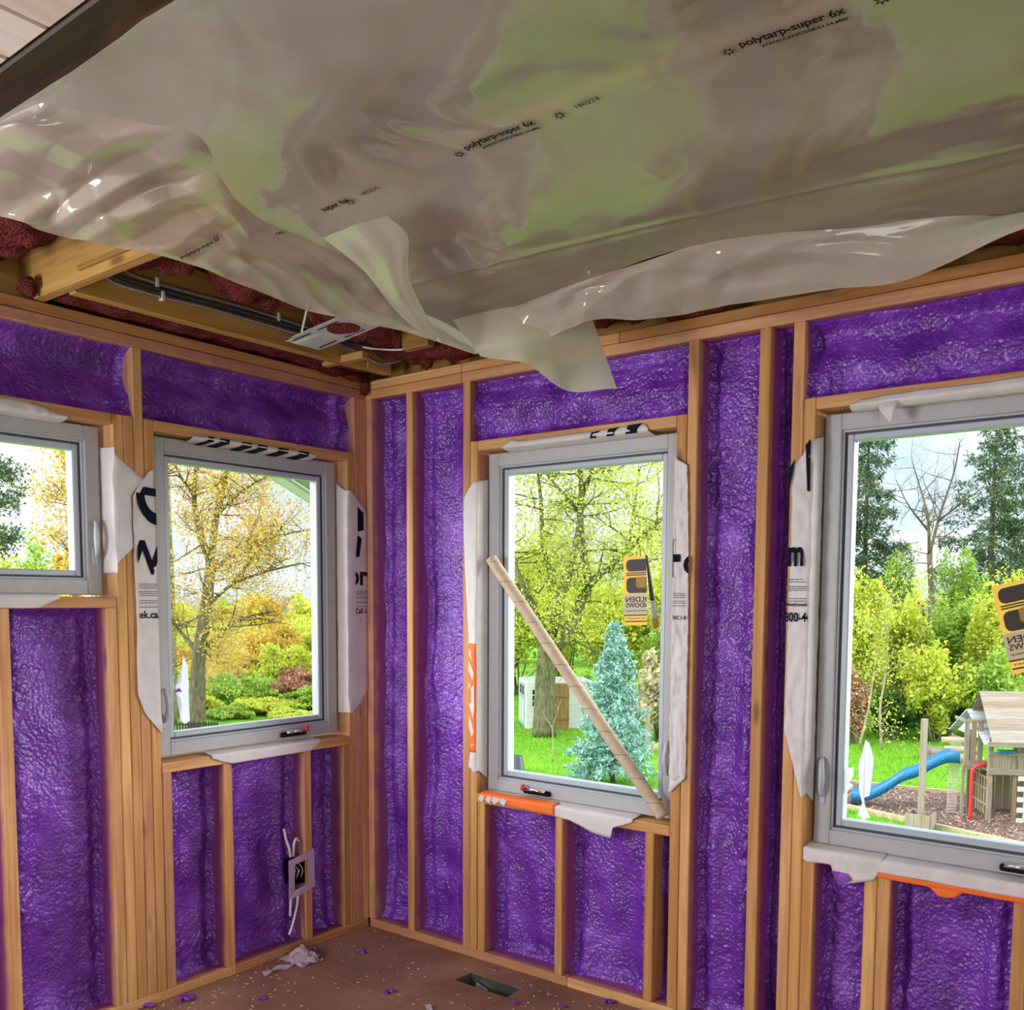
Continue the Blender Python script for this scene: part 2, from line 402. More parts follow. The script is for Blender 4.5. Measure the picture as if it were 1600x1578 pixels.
def member(name, wall, u0, u1, z0, z1, mat=None, d0=0.0, d1=DEP, spray=1.0, tint=0.0, lean=0.0):
    c = np.array(P(wall, (u0+u1)/2, d0, (z0+z1)/2))
    a, b = np.array(P(wall, u0, d0, z0)), np.array(P(wall, u1, d1, z1)); lo, hi = np.minimum(a, b)-c, np.maximum(a, b)-c
    vert = (z1-z0) > (u1-u0)
    if mat is None: mat = WZ if vert else (WX if wall == 'R' else WY)
    me = bpy.data.meshes.new(name); me.from_pydata(boxV(lo[0], hi[0], lo[1], hi[1], lo[2], hi[2]), [], BOXF); bev(me, .0028)
    me.materials.append(mat)
    at_ = me.attributes.new('depth', 'FLOAT', 'POINT')
    dep = [(v.co.y if wall == 'R' else -v.co.x) for v in me.vertices]; at_.data.foreach_set('value', dep)
    o = bpy.data.objects.new(name, me); o.location = c; link(o, PAR[wall]); o['spray'] = float(spray); o['tint'] = float(tint)
    if lean: (o.rotation_euler.__setitem__(1 if wall == 'R' else 0, lean))
    return o
UR = 3.0
# plates (right wall: first upper plate joint near u=.42)
member('bottom_plate', 'R', .004, 1.10, 0, PL, tint=.25); member('bottom_plate', 'R', 1.102, UR+.3, 0, PL, tint=.1)
member('top_plate', 'R', -.14, .556, ZT, ZT+PL, tint=.05); member('top_plate', 'R', .558, UR+.3, ZT, ZT+PL, tint=.30)
member('top_plate', 'R', 0.0, .556, ZT+PL+.002, H, spray=.3); member('top_plate', 'R', .558, 1.30, ZT+PL+.002, H, spray=.3); member('top_plate', 'R', 1.302, UR+.3, ZT+PL+.002, H, spray=.3)
member('bottom_plate', 'L', -.72, -.002, 0, PL, tint=.15); member('bottom_plate', 'L', -2.4, -.722, 0, PL, tint=.1)
member('top_plate', 'L', -.77, -.002, ZT, ZT+PL, tint=.55); member('top_plate', 'L', -2.4, -.772, ZT, ZT+PL, tint=.6)
member('top_plate', 'L', -2.4, .0, ZT+PL+.002, H, spray=.3, tint=.12)
# right wall uprights
for nm, a, b, z0, z1, sp, ti in (
    ('stud', -.002, .036, PL, ZT, 1, .5), ('stud', .246, .284, PL, ZT, 1, .12), ('stud', .566, .604, PL, ZT, 1, .25), ('jack_stud', .6055, .643, PL, HT, .3, 0),
    ('cripple_stud', .648, .686, PL, .662, 1, 0), ('cripple_stud', 1.040, 1.074, PL, .662, .9, 0), ('cripple_stud', 1.438, 1.474, PL, .662, .15, 0),
    ('jack_stud', 1.536, 1.574, PL, HT, .2, 0), ('stud', 1.5765, 1.6145, PL, ZT, 1, .12), ('stud', 1.830, 1.868, PL, ZT, 1, .05), ('stud', 1.943, 1.980, PL, ZT, 1, .12),
    ('jack_stud', 1.982, 2.019, PL, HT, .1, 0), ('cripple_stud', 2.0205, 2.058, PL, .662, 1, 0), ('cripple_stud', 2.217, 2.255, PL, .662, .5, 0), ('cripple_stud', 2.2575, 2.295, PL, .662, 1, .1),
    ('cripple_stud', 2.633, 2.671, PL, .662, 1, .1), ('cripple_stud', 2.873, 2.911, PL, .662, 1, 0), ('jack_stud', 2.912, 2.950, PL, HT, .2, 0), ('stud', 2.952, 2.990, PL, ZT, 1, .1)):
    member(nm, 'R', a, b, z0, z1, spray=sp, tint=ti)
for a, b in ((.643, 1.536), (2.019, 2.912)):
    member('header', 'R', a+.001, b-.001, HB, HT, spray=0, tint=.12); member('sill_plate', 'R', a+.001, b-.001, .662, .700, spray=0)
# left wall uprights
for nm, a, b, z0, z1, sp, ti in (
    ('stud', -.0345, .0, PL, ZT, .2, .35), ('stud', -.0705, -.036, PL, ZT, .2, .55), ('jack_stud', -.110, -.072, PL, HT, .2, .10), ('cripple_stud', -.150, -.112, PL, .853, 1, .15),
    ('cripple_stud', -.367, -.329, PL, .853, 1, .15), ('cripple_stud', -.762, -.724, PL, .853, 1, .1), ('cripple_stud', -1.026, -.988, PL, .853, .4, .3),
    ('jack_stud', -1.066, -1.0285, PL, HT, .2, 0), ('stud', -1.106, -1.068, PL, ZT, .3, .22), ('jack_stud', -1.145, -1.1075, PL, HT, .2, .05), ('jack_stud', -1.1845, -1.1465, PL, HT, .2, 0),
    ('cripple_stud', -1.224, -1.186, PL, 1.462, 1, .15), ('cripple_stud', -1.588, -1.550, PL, 1.462, 1, .15), ('cripple_stud', -1.99, -1.952, PL, 1.462, 1, .1), ('jack_stud', -2.14, -2.102, PL, HT, .3, .1), ('stud', -2.18, -2.142, PL, ZT, .3, .1)):
    member(nm, 'L', a, b, z0, z1, spray=sp, tint=ti)
member('header', 'L', -1.0275, -.111, HB, HT, spray=0, tint=.15); member('sill_plate', 'L', -1.0275, -.1115, .853, .891, spray=0, tint=.12)
member('header', 'L', -2.10, -1.186, HB, HT, spray=0, tint=.15); member('sill_plate', 'L', -2.10, -1.186, 1.462, 1.50, spray=0, tint=.12)

# ------------------------------------------------------------------ spray foam bays
def foam(wall, u0, u1, z0, z1, seed, deep=.088, horiz=False, step=.006):
    nu = max(6, int((u1-u0)/step)); nz = max(6, int((z1-z0)/step))
    u = np.linspace(u0, u1, nu); z = np.linspace(z0, z1, nz); U, Z = np.meshgrid(u, z, indexing='ij')
    eu = np.minimum(U-u0, u1-U); ez = np.minimum(Z-z0, z1-Z)
    w_ = min(.05, (u1-u0)*.3)
    fil = .026*np.exp(-(eu/(w_*.30))**2)+.024*np.exp(-(ez/.022)**2)
    roll = .022*np.exp(-((eu-w_*1.15)/(w_*.55))**2)*(.6+.8*pnoise(U*3+seed, Z*2.2, seed*1.7))
    big = .022*fbm(U*5+seed*3.1, Z*(3 if not horiz else 7), seed, 2)
    edge = np.exp(-((np.minimum(eu, ez)-.03)/.035)**2)
    patch = np.clip(.5+1.4*pnoise(U*6+seed, Z*5-seed, seed*.7), 0, 1)
    rg = np.clip(edge*.9+patch*.6, 0, 1.2)
    if horiz: fine = .011*(np.abs(pnoise(U*52, Z*30, seed))+.5*np.abs(pnoise(U*95, Z*70, seed+3))-.3)
    else: fine = .011*(np.abs(pnoise(U*40, Z*34, seed))+.5*np.abs(pnoise(U*85, Z*78, seed+3))-.3)
    fine2 = .0022*pnoise(U*120, Z*120, seed)
    d = deep-fil-roll-big-(fine+fine2)*(.15+.95*rg)
    if horiz: d = d-.010*np.sin((Z-z0)/(z1-z0)*2.2*math.pi+seed)*1.0
    d = np.clip(d, .012, .138)
    pts = np.stack([U, d, Z], -1).reshape(-1, 3)
    V = pts if wall == 'R' else np.stack([-pts[:, 1], pts[:, 0], pts[:, 2]], -1)
    F = gridF(nu, nz)
    if wall == 'R': F = [f[::-1] for f in F] if False else F
    return mesh_obj('spray_foam', V, F, FOAM, PAR[wall], True, origin=np.array(P(wall, (u0+u1)/2, 0, z0)))
k = 0
for a, b, z0, z1, hz in ((.036, .246, PL, ZT, 0), (.284, .566, PL, ZT, 0), (.604, 1.5765, HT, ZT, 1), (.686, 1.040, PL, .662, 0), (1.074, 1.438, PL, .662, 0), (1.474, 1.536, PL, .662, 0),
                         (1.6145, 1.830, PL, ZT, 0), (1.868, 1.943, PL, ZT, 0), (1.980, 2.952, HT, ZT, 1), (2.058, 2.217, PL, .662, 0), (2.295, 2.633, PL, .662, 0), (2.671, 2.873, PL, .662, 0)):
    k += 1; foam('R', a-.002, b+.002, z0-.002, z1+.002, k*1.37, horiz=hz, deep=.105 if not hz else .072)
for a, b, z0, z1, hz in ((-1.068, -.0705, HT, ZT, 1), (-2.142, -1.106, HT, ZT, 1), (-.988, -.762, PL, .853, 0), (-.724, -.367, PL, .853, 0), (-.329, -.150, PL, .853, 0), (-1.55, -1.224, PL, 1.462, 0), (-1.952, -1.588, PL, 1.462, 0)):
    k += 1; foam('L', a-.002, b+.002, z0-.002, z1+.002, k*1.37, horiz=hz, deep=.105 if not hz else .070)

# ------------------------------------------------------------------ floor
fl = empty('floor'); tag(fl, 'dusty reddish brown plywood subfloor', 'floor', kind='structure')
hx0, hx1, hy0, hy1 = .718, .978, -.222, -.122
def panel(x0, x1, y0, y1):
    MB().box(x0+.001, x1-.001, y0+.001, y1-.001, -.019, 0).build('floor_panel', FLOORM, fl, bevel=.0015)
panel(-.14, hx0, -.502, .14); panel(hx1, 1.72, -.502, .14)
mb = MB(); mb.box(hx0, hx1, -.501, hy0, -.019, 0); mb.box(hx0, hx1, hy1, .139, -.019, 0); mb.build('floor_panel', FLOORM, fl)
panel(1.72, 4.16, -.502, .14)
for r in range(5):
    off = (.0, -1.22)[r % 2]
    for c in range(-1, 4): panel(off+c*2.44-.14, off+(c+1)*2.44-.14, -.502-(r+1)*1.22, -.502-r*1.22)
dm = MB()
x0, x1, y0, y1, zt, zb = hx0, hx1, hy0, hy1, -.002, -.20
for (a, b, c, d_) in ((x0, x0+.002, y0, y1), (x1-.002, x1, y0, y1), (x0, x1, y0, y0+.002), (x0, x1, y1-.002, y1)): dm.box(a, b, c, d_, zb, zt)
dm.box(x0, x1, y0, y1, zb-.002, zb)
db = empty('floor_duct', (.85, -.17, -.2)); tag(db, 'open rectangular metal duct boot in a cut in the subfloor', 'duct')
dm.build('duct_boot', DUCTM, db)
MB().beam((x0+.03, y1-.012, zb+.01), (x0+.075, y1-.02, zt-.03), .06, .002, (0, 1, 0)).build('damper_flap', METAL, db)

# ------------------------------------------------------------------ ceiling framing
ce = empty('ceiling', (0, 0, 2.446)); tag(ce, 'open ceiling framing of joists, beam, boards and insulation', 'ceiling', kind='structure')
def cbox(name, x0, x1, y0, y1, z0, z1, mat, bv=.003): return MB().box(x0, x1, y0, y1, z0, z1).build(name, mat, ce, bevel=bv, origin=((x0+x1)/2, (y0+y1)/2, (z0+z1)/2))
cbox('roof_deck', -.7, 6.4, -5.8, .5, 2.80, 2.83, DECKM, 0)
cbox('rim_board', -.14, -.10, -3.0, .14, H, 2.78, JOISTWY); cbox('rim_board', -.10, 6, .10, .14, H, 2.78, JOISTW)
cbox('blocking', .135, .175, -1.395, -.16, H+.001, H+.19, JOISTWY); cbox('blocking', .135, .18, -.157, -.02, H+.004, H+.16, JOISTWY)
for y in (-1.44, -1.035, -.62): cbox('joist', (-.09 if y < -1.4 else 1.25), 5.0, y, y+.040, H+.003, H+.24, JOISTW)
cbox('blocking', .42, .56, -.20, -.16, H+.03, H+.17, JOISTW)
cbox('nailing_strip', .30, .72, -1.452, -1.441, H+.028, H+.042, JOISTW, .001)
cbox('nailing_block', .06, .30, -.30, -.262, H+.002, H+.03, JOISTW); cbox('nailing_block', .96, 1.10, -.14, -.105, H+.002, H+.03, JOISTWY)
cbox('beam', -.1, 5.0, -2.115, -2.030, H-.006, H+.25, DARKBEAM, .004)
yy = -2.12
for i in range(14):
    x = -.10+i*.145; cbox('ceiling_board', x, x+.141, -4.4, -2.118, H-.003, H+.014, CEILW, .004)
for i in range(14, 36):
    x = -.10+i*.145; cbox('ceiling_board', x, x+.141, -4.4, -2.118, H-.003, H+.014, CEILW, .004)
def batt(x0, x1, y0, y1, z0, z1, seed, amp=.035, er=.8):
    nx, ny = max(8, int((x1-x0)/.018)), max(8, int((y1-y0)/.018))
    X, Y = np.meshgrid(np.linspace(x0, x1, nx), np.linspace(y0, y1, ny), indexing='ij')
    e = np.minimum(np.minimum(X-x0, x1-X), np.minimum(Y-y0, y1-Y)); ed = np.exp(-(e/.05)**2)
    Z = z0+ed*(z1-z0)*er+amp*fbm(X*9+seed, Y*9, seed, 3)
    Xd = X+.012*pnoise(X*22, Y*22, seed); Yd = Y+.012*pnoise(X*22, Y*22, seed+9)
    V = np.stack([Xd, Yd, Z], -1).reshape(-1, 3)
    return mesh_obj('insulation_batt', V, [f[::-1] for f in gridF(nx, ny)], PINK, ce, True, origin=((x0+x1)/2, (y0+y1)/2, z0))
batt(.18, 1.7, -1.40, -1.03, 2.55, 2.75, 1.1); batt(.18, 1.7, -1.0, -.62, 2.53, 2.75, 2.3); batt(.18, 1.6, -.58, -.20, 2.52, 2.75, 3.9)
batt(-.10, 1.6, -1.98, -1.45, 2.53, 2.75, 5.2); batt(-.10, .13, -1.39, -.75, 2.458, 2.75, 6.1, .008, .03); batt(-.10, .13, -.76, -.02, 2.458, 2.75, 7.7, .012, .03)
batt(.2, 3.4, -.20, .10, 2.475, 2.7, 8.4, .03); batt(.16, .42, -.22, .0, 2.47, 2.6, 9.9, .03)
def tuft(c, r, seed):
    V = []; n, mm_ = 12, 9
    for i in range(n):
        for j in range(mm_):
            th = math.pi*j/(mm_-1); ph = 2*math.pi*i/n; v = np.array([math.sin(th)*math.cos(ph), math.sin(th)*math.sin(ph), math.cos(th)])
            V.append(np.array(c)+v*np.array(r)*(1+.55*float(pnoise(v[0]*2+seed, v[1]*2, v[2]*2))))
    F = [(i*mm_+j, ((i+1) % n)*mm_+j, ((i+1) % n)*mm_+j+1, i*mm_+j+1) for i in range(n) for j in range(mm_-1)]
    mesh_obj('insulation_tuft', V, F, PINK, ce, True, origin=c)
tuft((.03, -.09, 2.447), (.03, .06, .02), 1.0); tuft((.015, -.02, 2.425), (.022, .02, .045), 2.0); tuft((.03, -1.47, 2.475), (.035, .03, .03), 3.0)
tuft((.03, -.24, 2.452), (.03, .12, .018), 4.0); tuft((.42, -.06, 2.47), (.03, .03, .04), 5.0); tuft((2.66, .0, 2.455), (.05, .05, .04), 6.0); tuft((2.8, .0, 2.46), (.08, .05, .03), 6.5)
tuft((1.62, -.03, 2.455), (.12, .04, .016), 7.0); tuft((2.25, .0, 2.452), (.10, .04, .014), 8.0)

# armoured cables on the blocking
def bx(pts, r, label):
    c = catmull(pts, 60); L = np.concatenate([[0], np.cumsum(np.linalg.norm(np.diff(c, axis=0), axis=1))]); n = int(L[-1]/.0045)
    s = np.linspace(0, L[-1], n); c = np.stack([np.interp(s, L, c[:, i]) for i in range(3)], -1)
    o = mesh_obj('armoured_cable', *tube(c, [r*(1+.16*(i % 2)) for i in range(n)], 8), BXM, None, False); tag(o, label, 'cable', 'armoured cables on the ceiling framing')
FX = .186
bx([(.55, -1.36, 2.62), (.30, -1.365, 2.56), (FX+.005, -1.30, 2.515), (FX, -1.15, 2.505), (FX, -.9, 2.512), (FX, -.55, 2.51), (FX, -.30, 2.512), (FX, -.20, 2.50), (FX+.02, -.11, 2.475), (.25, -.03, 2.50)], .0075, 'lower armoured metal cable clipped along the ceiling blocking')
bx([(.60, -1.34, 2.64), (.32, -1.34, 2.60), (FX+.006, -1.25, 2.56), (FX, -1.10, 2.545), (FX, -.8, 2.55), (FX, -.5, 2.545), (FX, -.28, 2.54), (FX+.02, -.12, 2.56), (.27, -.05, 2.60)], .0075, 'upper armoured metal cable clipped along the ceiling blocking')
cb = mesh_obj('black_cable', *tube(catmull([(.58, -1.35, 2.63), (.31, -1.35, 2.585), (FX+.003, -1.28, 2.54), (FX-.002, -1.1, 2.526), (FX-.002, -.7, 2.532), (FX-.002, -.3, 2.526), (.23, -.08, 2.54)], 50), .009, 8), GASKET, None, True); tag(cb, 'black cable between the two armoured cables on the blocking', 'cable')
for i, (y, z) in enumerate(((-1.12, 2.545), (-1.10, 2.506), (-.62, 2.548), (-.30, 2.540))):
    mb = MB(); mb.box(FX-.012, FX+.011, y-.006, y+.006, z-.014, z+.016); o = mb.build('cable_staple', PVC, None, bevel=.002)
    tag(o, ['white cable staple on the upper cable far from the corner', 'white cable staple on the lower cable far from the corner', 'white cable staple near the metal bracket', 'white cable staple near the corner'][i], 'staple', 'cable staples')
wc = mesh_obj('white_wire', *tube(catmull([(.21, -.21, 2.52), (.28, -.19, 2.505), (.40, -.17, 2.49), (.52, -.15, 2.50), (.62, -.14, 2.53), (.72, -.12, 2.56)], 40), .004, 6), PVC, None, True); tag(wc, 'loose white wire hanging across the pink insulation near the corner', 'wire')
# recessed light bracket plate with round hole
def bracket():
    e = empty('light_bracket', (.62, -.78, 2.40)); tag(e, 'sheet metal light mounting plate with a round hole, hanging below the joists', 'bracket')
    A, B, D = np.array(back(443, 532, 2, 2.395)), np.array(back(500, 547, 2, 2.395)), np.array(back(525, 492, 2, 2.425))
    ex = (B-A); wd = np.linalg.norm(ex); ex /= wd; ey = D-A; ey -= ex*ey.dot(ex); ln = .40; ey /= np.linalg.norm(ey); ez = np.cross(ex, ey)
    b = bmesh.new(); n = 40; hc = np.array([wd*.52, ln*.55]); r = wd*.36
    ring = [b.verts.new((hc[0]+r*math.cos(2*math.pi*i/n), hc[1]+r*math.sin(2*math.pi*i/n), 0)) for i in range(n)]
    outer = []
    for i in range(n):
        a = 2*math.pi*i/n; dx, dy = math.cos(a), math.sin(a); tx = ((wd-hc[0]) if dx > 0 else hc[0])/max(abs(dx), 1e-9); ty = ((ln-hc[1]) if dy > 0 else hc[1])/max(abs(dy), 1e-9); t_ = min(tx, ty)
        outer.append(b.verts.new((hc[0]+dx*t_, hc[1]+dy*t_, 0)))
    for i in range(n): b.faces.new((ring[i], ring[(i+1) % n], outer[(i+1) % n], outer[i]))
    cs = [b.verts.new(p) for p in ((0, 0, 0), (wd, 0, 0), (wd, ln, 0), (0, ln, 0))]
    b.verts.index_update()
    def near(c): 
        i0 = min(range(n), key=lambda i: (outer[i].co-c.co).length); j = i0+1 if (outer[(i0+1) % n].co-c.co).length < (outer[i0-1].co-c.co).length else i0-1
        b.faces.new((c, outer[i0], outer[j % n]))
    for c in cs: near(c)
    V = np.array([v.co[:] for v in b.verts]); b.verts.index_update(); F = [tuple(v.index for v in f.verts) for f in b.faces]; b.free()
    W = np.array([A+ex*v[0]+ey*v[1]+ez*v[2] for v in V])
    o = mesh_obj('plate', W, F, METAL, e); md = o.modifiers.new('thickness', 'SOLIDIFY'); md.thickness = .0025; md.offset = 0
    for u in (.14, .86):
        for a0, a1 in ((.06, .30), (.40, .66)):
            q = [A+ex*wd*(u+s)+ey*ln*t_ - np.array([0, 0, .003]) for s, t_ in ((-.02, a0), (.02, a0), (.02, a1), (-.02, a1))]
            mesh_obj('slot', q, [(0, 1, 2, 3)], BLACK, e)
    mesh_obj('hanger_rod', *tube([A+ey*.10+ez*.0, A+ey*.16+np.array([-.02, .02, .16])], .004, 6), PVC, e)
bracket()

# ------------------------------------------------------------------ windows
def wbox(mb, wall, u0, u1, d0, d1, z0, z1):
    a, b = P(wall, u0, d0, z0), P(wall, u1, d1, z1); mb.box(a[0], b[0], a[1], b[1], z0, z1)
def ring(wall, u0, u1, z0, z1, wd, d0, d1, name, mat, par, bv=.003, zb=None):
    mb = MB(); zb = wd if zb is None else zb
    wbox(mb, wall, u0, u0+wd, d0, d1, z0, z1); wbox(mb, wall, u1-wd, u1, d0, d1, z0, z1)
    wbox(mb, wall, u0+wd, u1-wd, d0, d1, z0, z0+zb); wbox(mb, wall, u0+wd, u1-wd, d0, d1, z1-wd, z1)
    return mb.build(name, mat, par, bevel=bv)
def window(n, wall, u0, u1, z0, z1, hinge, label, crank=True):
    w_ = empty('window_%d' % n, P(wall, (u0+u1)/2, .1, z0)); tag(w_, label, 'window', kind='structure')
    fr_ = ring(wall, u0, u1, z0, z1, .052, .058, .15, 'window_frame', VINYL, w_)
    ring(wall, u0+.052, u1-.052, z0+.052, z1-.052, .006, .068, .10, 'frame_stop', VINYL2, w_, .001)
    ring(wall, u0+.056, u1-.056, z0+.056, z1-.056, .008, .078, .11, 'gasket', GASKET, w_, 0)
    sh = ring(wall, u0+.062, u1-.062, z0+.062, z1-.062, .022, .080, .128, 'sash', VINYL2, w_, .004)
    mb = MB(); wbox(mb, wall, u0+.080, u1-.080, .103, .107, z0+.080, z1-.080); mb.build('pane', GLASS, w_)
    s = -1 if hinge == 'left' else 1
    ul = (u1-.026) if hinge == 'left' else (u0+.026)
    zm = z0+.22 if z1-z0 > 1.3 else z0+.19
    # lever lock on the side away from the hinge
    pts = [P(wall, ul, .050, zm-.060), P(wall, ul, .040, zm-.045), P(wall, ul+s*.004, .032, zm), P(wall, ul, .040, zm+.05), P(wall, ul, .052, zm+.065)]
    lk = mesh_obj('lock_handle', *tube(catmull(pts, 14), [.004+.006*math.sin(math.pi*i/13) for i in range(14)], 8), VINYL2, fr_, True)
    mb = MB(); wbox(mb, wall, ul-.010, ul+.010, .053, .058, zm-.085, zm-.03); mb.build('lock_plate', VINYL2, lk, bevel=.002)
    if crank:
        uc = u0+.26 if hinge == 'left' else u1-.25
        mb = MB(); wbox(mb, wall, uc-.065, uc+.065, .040, .058, z0+.012, z0+.032); ck = mb.build('crank_handle', BLACK, fr_, bevel=.004)
        mesh_obj('crank_arm', *tube([P(wall, uc+s*.055, .036, z0+.030), P(wall, uc, .030, z0+.034), P(wall, uc-s*.050, .032, z0+.032)], .006, 8), CHROME, ck, True)
        q = P(wall, uc+s*.058, .034, z0+.040); mesh_obj('crank_knob', *tube([(q[0], q[1], z0+.026), (q[0], q[1], z0+.048)], [.011, .009], 10), RED, ck, True)
    return w_
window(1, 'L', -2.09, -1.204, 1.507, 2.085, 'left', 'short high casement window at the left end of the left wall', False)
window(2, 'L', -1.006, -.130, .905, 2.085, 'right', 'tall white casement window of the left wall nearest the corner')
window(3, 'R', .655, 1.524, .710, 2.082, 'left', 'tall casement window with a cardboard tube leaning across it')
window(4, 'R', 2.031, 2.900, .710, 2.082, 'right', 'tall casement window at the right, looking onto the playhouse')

# ------------------------------------------------------------------ house wrap flaps around the windows
def loft(name, rows, mat, label, nu=10, nv=60, amp=.004, seed=1.0, wall='R', cat='house wrap', freq=18):
    """rows: list of rows, each a list of (u, d, z) across the strip"""
    ru = [catmull(r, nu) if len(r) > 2 else np.linspace(r[0], r[1], nu) for r in rows]
    A = np.array(ru); m_ = len(rows)
    s = np.linspace(0, m_-1, nv); i0 = np.clip(s.astype(int), 0, m_-2); t = (s-i0)[:, None, None]
    G = A[i0]*(1-t)+A[i0+1]*t
    n = fbm(G[..., 0]*freq+seed, G[..., 2]*freq*.8, seed, 3); cr = np.abs(pnoise(G[..., 0]*freq*1.3+seed*2, G[..., 2]*freq*.9, seed+4))
    G[..., 1] -= amp*(.9+n-1.2*cr)
    V = np.array([P(wall, *g) for g in G.reshape(-1, 3)])
    o = mesh_obj(name, V, gridF(nv, nu), mat, None, True); md = o.modifiers.new('thickness', 'SOLIDIFY'); md.thickness = .0008; md.offset = 0
    if label: tag(o, label, cat)
    return o
def strip(wall, rows, d=-.004):
    """rows of pixels (py, pxa, pxb) on the stud face"""
    out = []
    for py, a, b in rows:
        ua, za = onwall(wall, a, py); ub, zb = onwall(wall, b, py); out.append([(ua, d, za), (ub, d, zb)])
    return out
def part_patch(name, rows, mat, par, wall, amp=.003, seed=1.0, nu=8, nv=24):
    o = loft(name, rows, mat, None, nu, nv, amp, seed, wall); pw = parent_world(par); o.parent = par; o.location = Vector(o.location)-pw; return o
def smallprint(wall, par, u0, u1, zs, d=-.010):
    mb = MB()
    for z in zs:
        u = u0
        while u < u1:
            l = random.uniform(.008, .02); e = min(u+l, u1)
            mb.add([P(wall, u, d, z), P(wall, e, d, z), P(wall, e, d, z+.0028), P(wall, u, d, z+.0028)], [(0, 1, 2, 3)]); u = e+.002
    o_ = mb.build('small_print', GREYINK, par); o_['kind'] = 'stuff'

# W2 (left wall) left flap
o = loft('house_wrap', strip('L', [(735, 233, 238), (752, 219, 238), (775, 206, 239), (800, 206, 240), (870, 208, 242.5), (960, 212, 246), (1085, 214, 250), (1115, 226, 251), (1145, 251, 253.5)]), WRAP, 'printed white house wrap stapled left of the tall left-wall window', wall='L', seed=2.2, amp=.003)
u_, z_ = onwall('L', 238, 800); ua, za = onwall('L', 208, 860)
arc = [(-1.02+.088*math.cos(a), 1.868+.112*math.sin(a)) for a in np.linspace(math.pi, 1.52*math.pi, 14)]; arci = [(-1.02+.055*math.cos(a), 1.862+.065*math.sin(a)) for a in np.linspace(1.52*math.pi, math.pi, 14)]
mbA = MB(); mbA.add([P('L', min(a, -1.031), -.009, b) for a, b in arc+arci], [(i, i+1, 26-i, 27-i) for i in range(13)]); mbA.add([P('L', u, -.009, z) for u, z in ((-1.095, 1.862), (-1.031, 1.858), (-1.031, 1.886), (-1.078, 1.890))], [(0, 1, 2, 3)]); mbA.build('lettering', INK, o)
wall_print('L', o, [('W', -1.17, 1.585, .115, .025, .95)], INK, clip=(-1.108, -1.031, 1.58, 1.71))
wall_print('L', o, [('ek.ca/h', -1.106, 1.425, .026, .02, .95)], INK, clip=(-1.107, -1.031, 1.40, 1.47))
smallprint('L', o, -1.104, -1.034, [1.545, 1.538, 1.531, 1.518, 1.511, 1.504, 1.486, 1.478, 1.463])
# W2 right flap: jamb part and face part
R_ = []
for py, a in ((766, 547), (800, 572), (832, 577), (960, 579), (1078, 580), (1095, 566), (1113, 550)):
    u, z = onwall('L', a, py); u = min(u, -.004); R_.append([(-.127, .055, z+.03 if py < 780 else z), (-.116, .012, z), (-.110, -.004, z), (u, -.004, z)])
o = loft('house_wrap', R_, WRAP, 'printed white house wrap stapled right of the tall left-wall window, by the corner', wall='L', seed=3.1, nu=16, amp=.0025)
wall_print('L', o, [('poly', [(-.060, 1.90), (-.025, 1.875), (-.025, 1.80), (-.060, 1.79)]), ('poly', [(-.072, 1.68), (-.052, 1.68), (-.036, 1.762), (-.062, 1.775)])], INK)
wall_print('L', o, [('or', -.118, 1.560, .082, .03, 1.0)], INK, clip=(-.075, -.005, 1.5, 1.7))
wall_print('L', o, [('Call 1-800', -.078, 1.432, .024, .02, .85)], INK, clip=(-.08, -.005, 1.4, 1.5))
wall_print('L', o, [('poly', [(-.048, 1.402), (-.043, 1.402), (-.043, 1.413), (-.048, 1.413)])], RED)
smallprint('L', o, -.072, -.006, [1.528, 1.521, 1.514, 1.505, 1.498, 1.482, 1.476, 1.462])
# W2 top flap with navy bars
rows = []
for px, (a, b) in ((300, (0, 1)), (312, (.3, 1)), (330, (1, 1)), (480, (1, 1)), (492, (.2, 1))):
    u, z = onwall('L', px, 690); rows.append([(u, -.004, HB+.004+.006*a), (u, -.006, HB-.004), (u, .03, HB-.013), (u, .057, HB-.016)])
o = loft('house_wrap', rows, WRAP, 'white house wrap with dark bars folded under the header of the left-wall window', wall='L', seed=4.0, nu=12, amp=.0015)
mb = MB()
for px0, px1 in ((322, 332), (341, 356), (375, 391), (400, 415), (432, 448), (464, 480)):
    u0, _ = onwall('L', px0, 690); u1, _ = onwall('L', px1, 692); s = .02
    mb.add([P('L', u0+.004, -.009, HB+.009), P('L', u1+.004, -.009, HB+.009), P('L', u1, -.009, HB-.008), P('L', u0, -.009, HB-.008), P('L', u1-s, .05, HB-.020), P('L', u0-s, .05, HB-.020)], [(0, 1, 2, 3), (3, 2, 4, 5)])
mb.build('printed_bar', INK, o)
# W2 sill flap
def sillflap(wall, pts, zt, label, seed, mats=None, amp=.002, d_in=.057, back_z=.012):
    rows = []
    for u, zb in pts: rows.append([(u, d_in, zt+back_z), (u, .02, zt+.006), (u, -.004, zt+.003), (u, -.006, min(zt-.006, (zt+zb)/2)), (u, -.006, zb)])
    return loft('house_wrap', rows, WRAP, label, wall=wall, seed=seed, nu=14, nv=50, amp=amp)
U = lambda wall, px, py: onwall(wall, px, py)[0]
sillflap('L', [(U('L', 330, 1180), .885), (U('L', 342, 1180), .870), (U('L', 361, 1190), .852), (U('L', 420, 1180), .853), (U('L', 485, 1170), .854), (U('L', 499, 1155), .886)], .891, 'plain white house wrap folded over the sill of the tall left-wall window', 5.1)
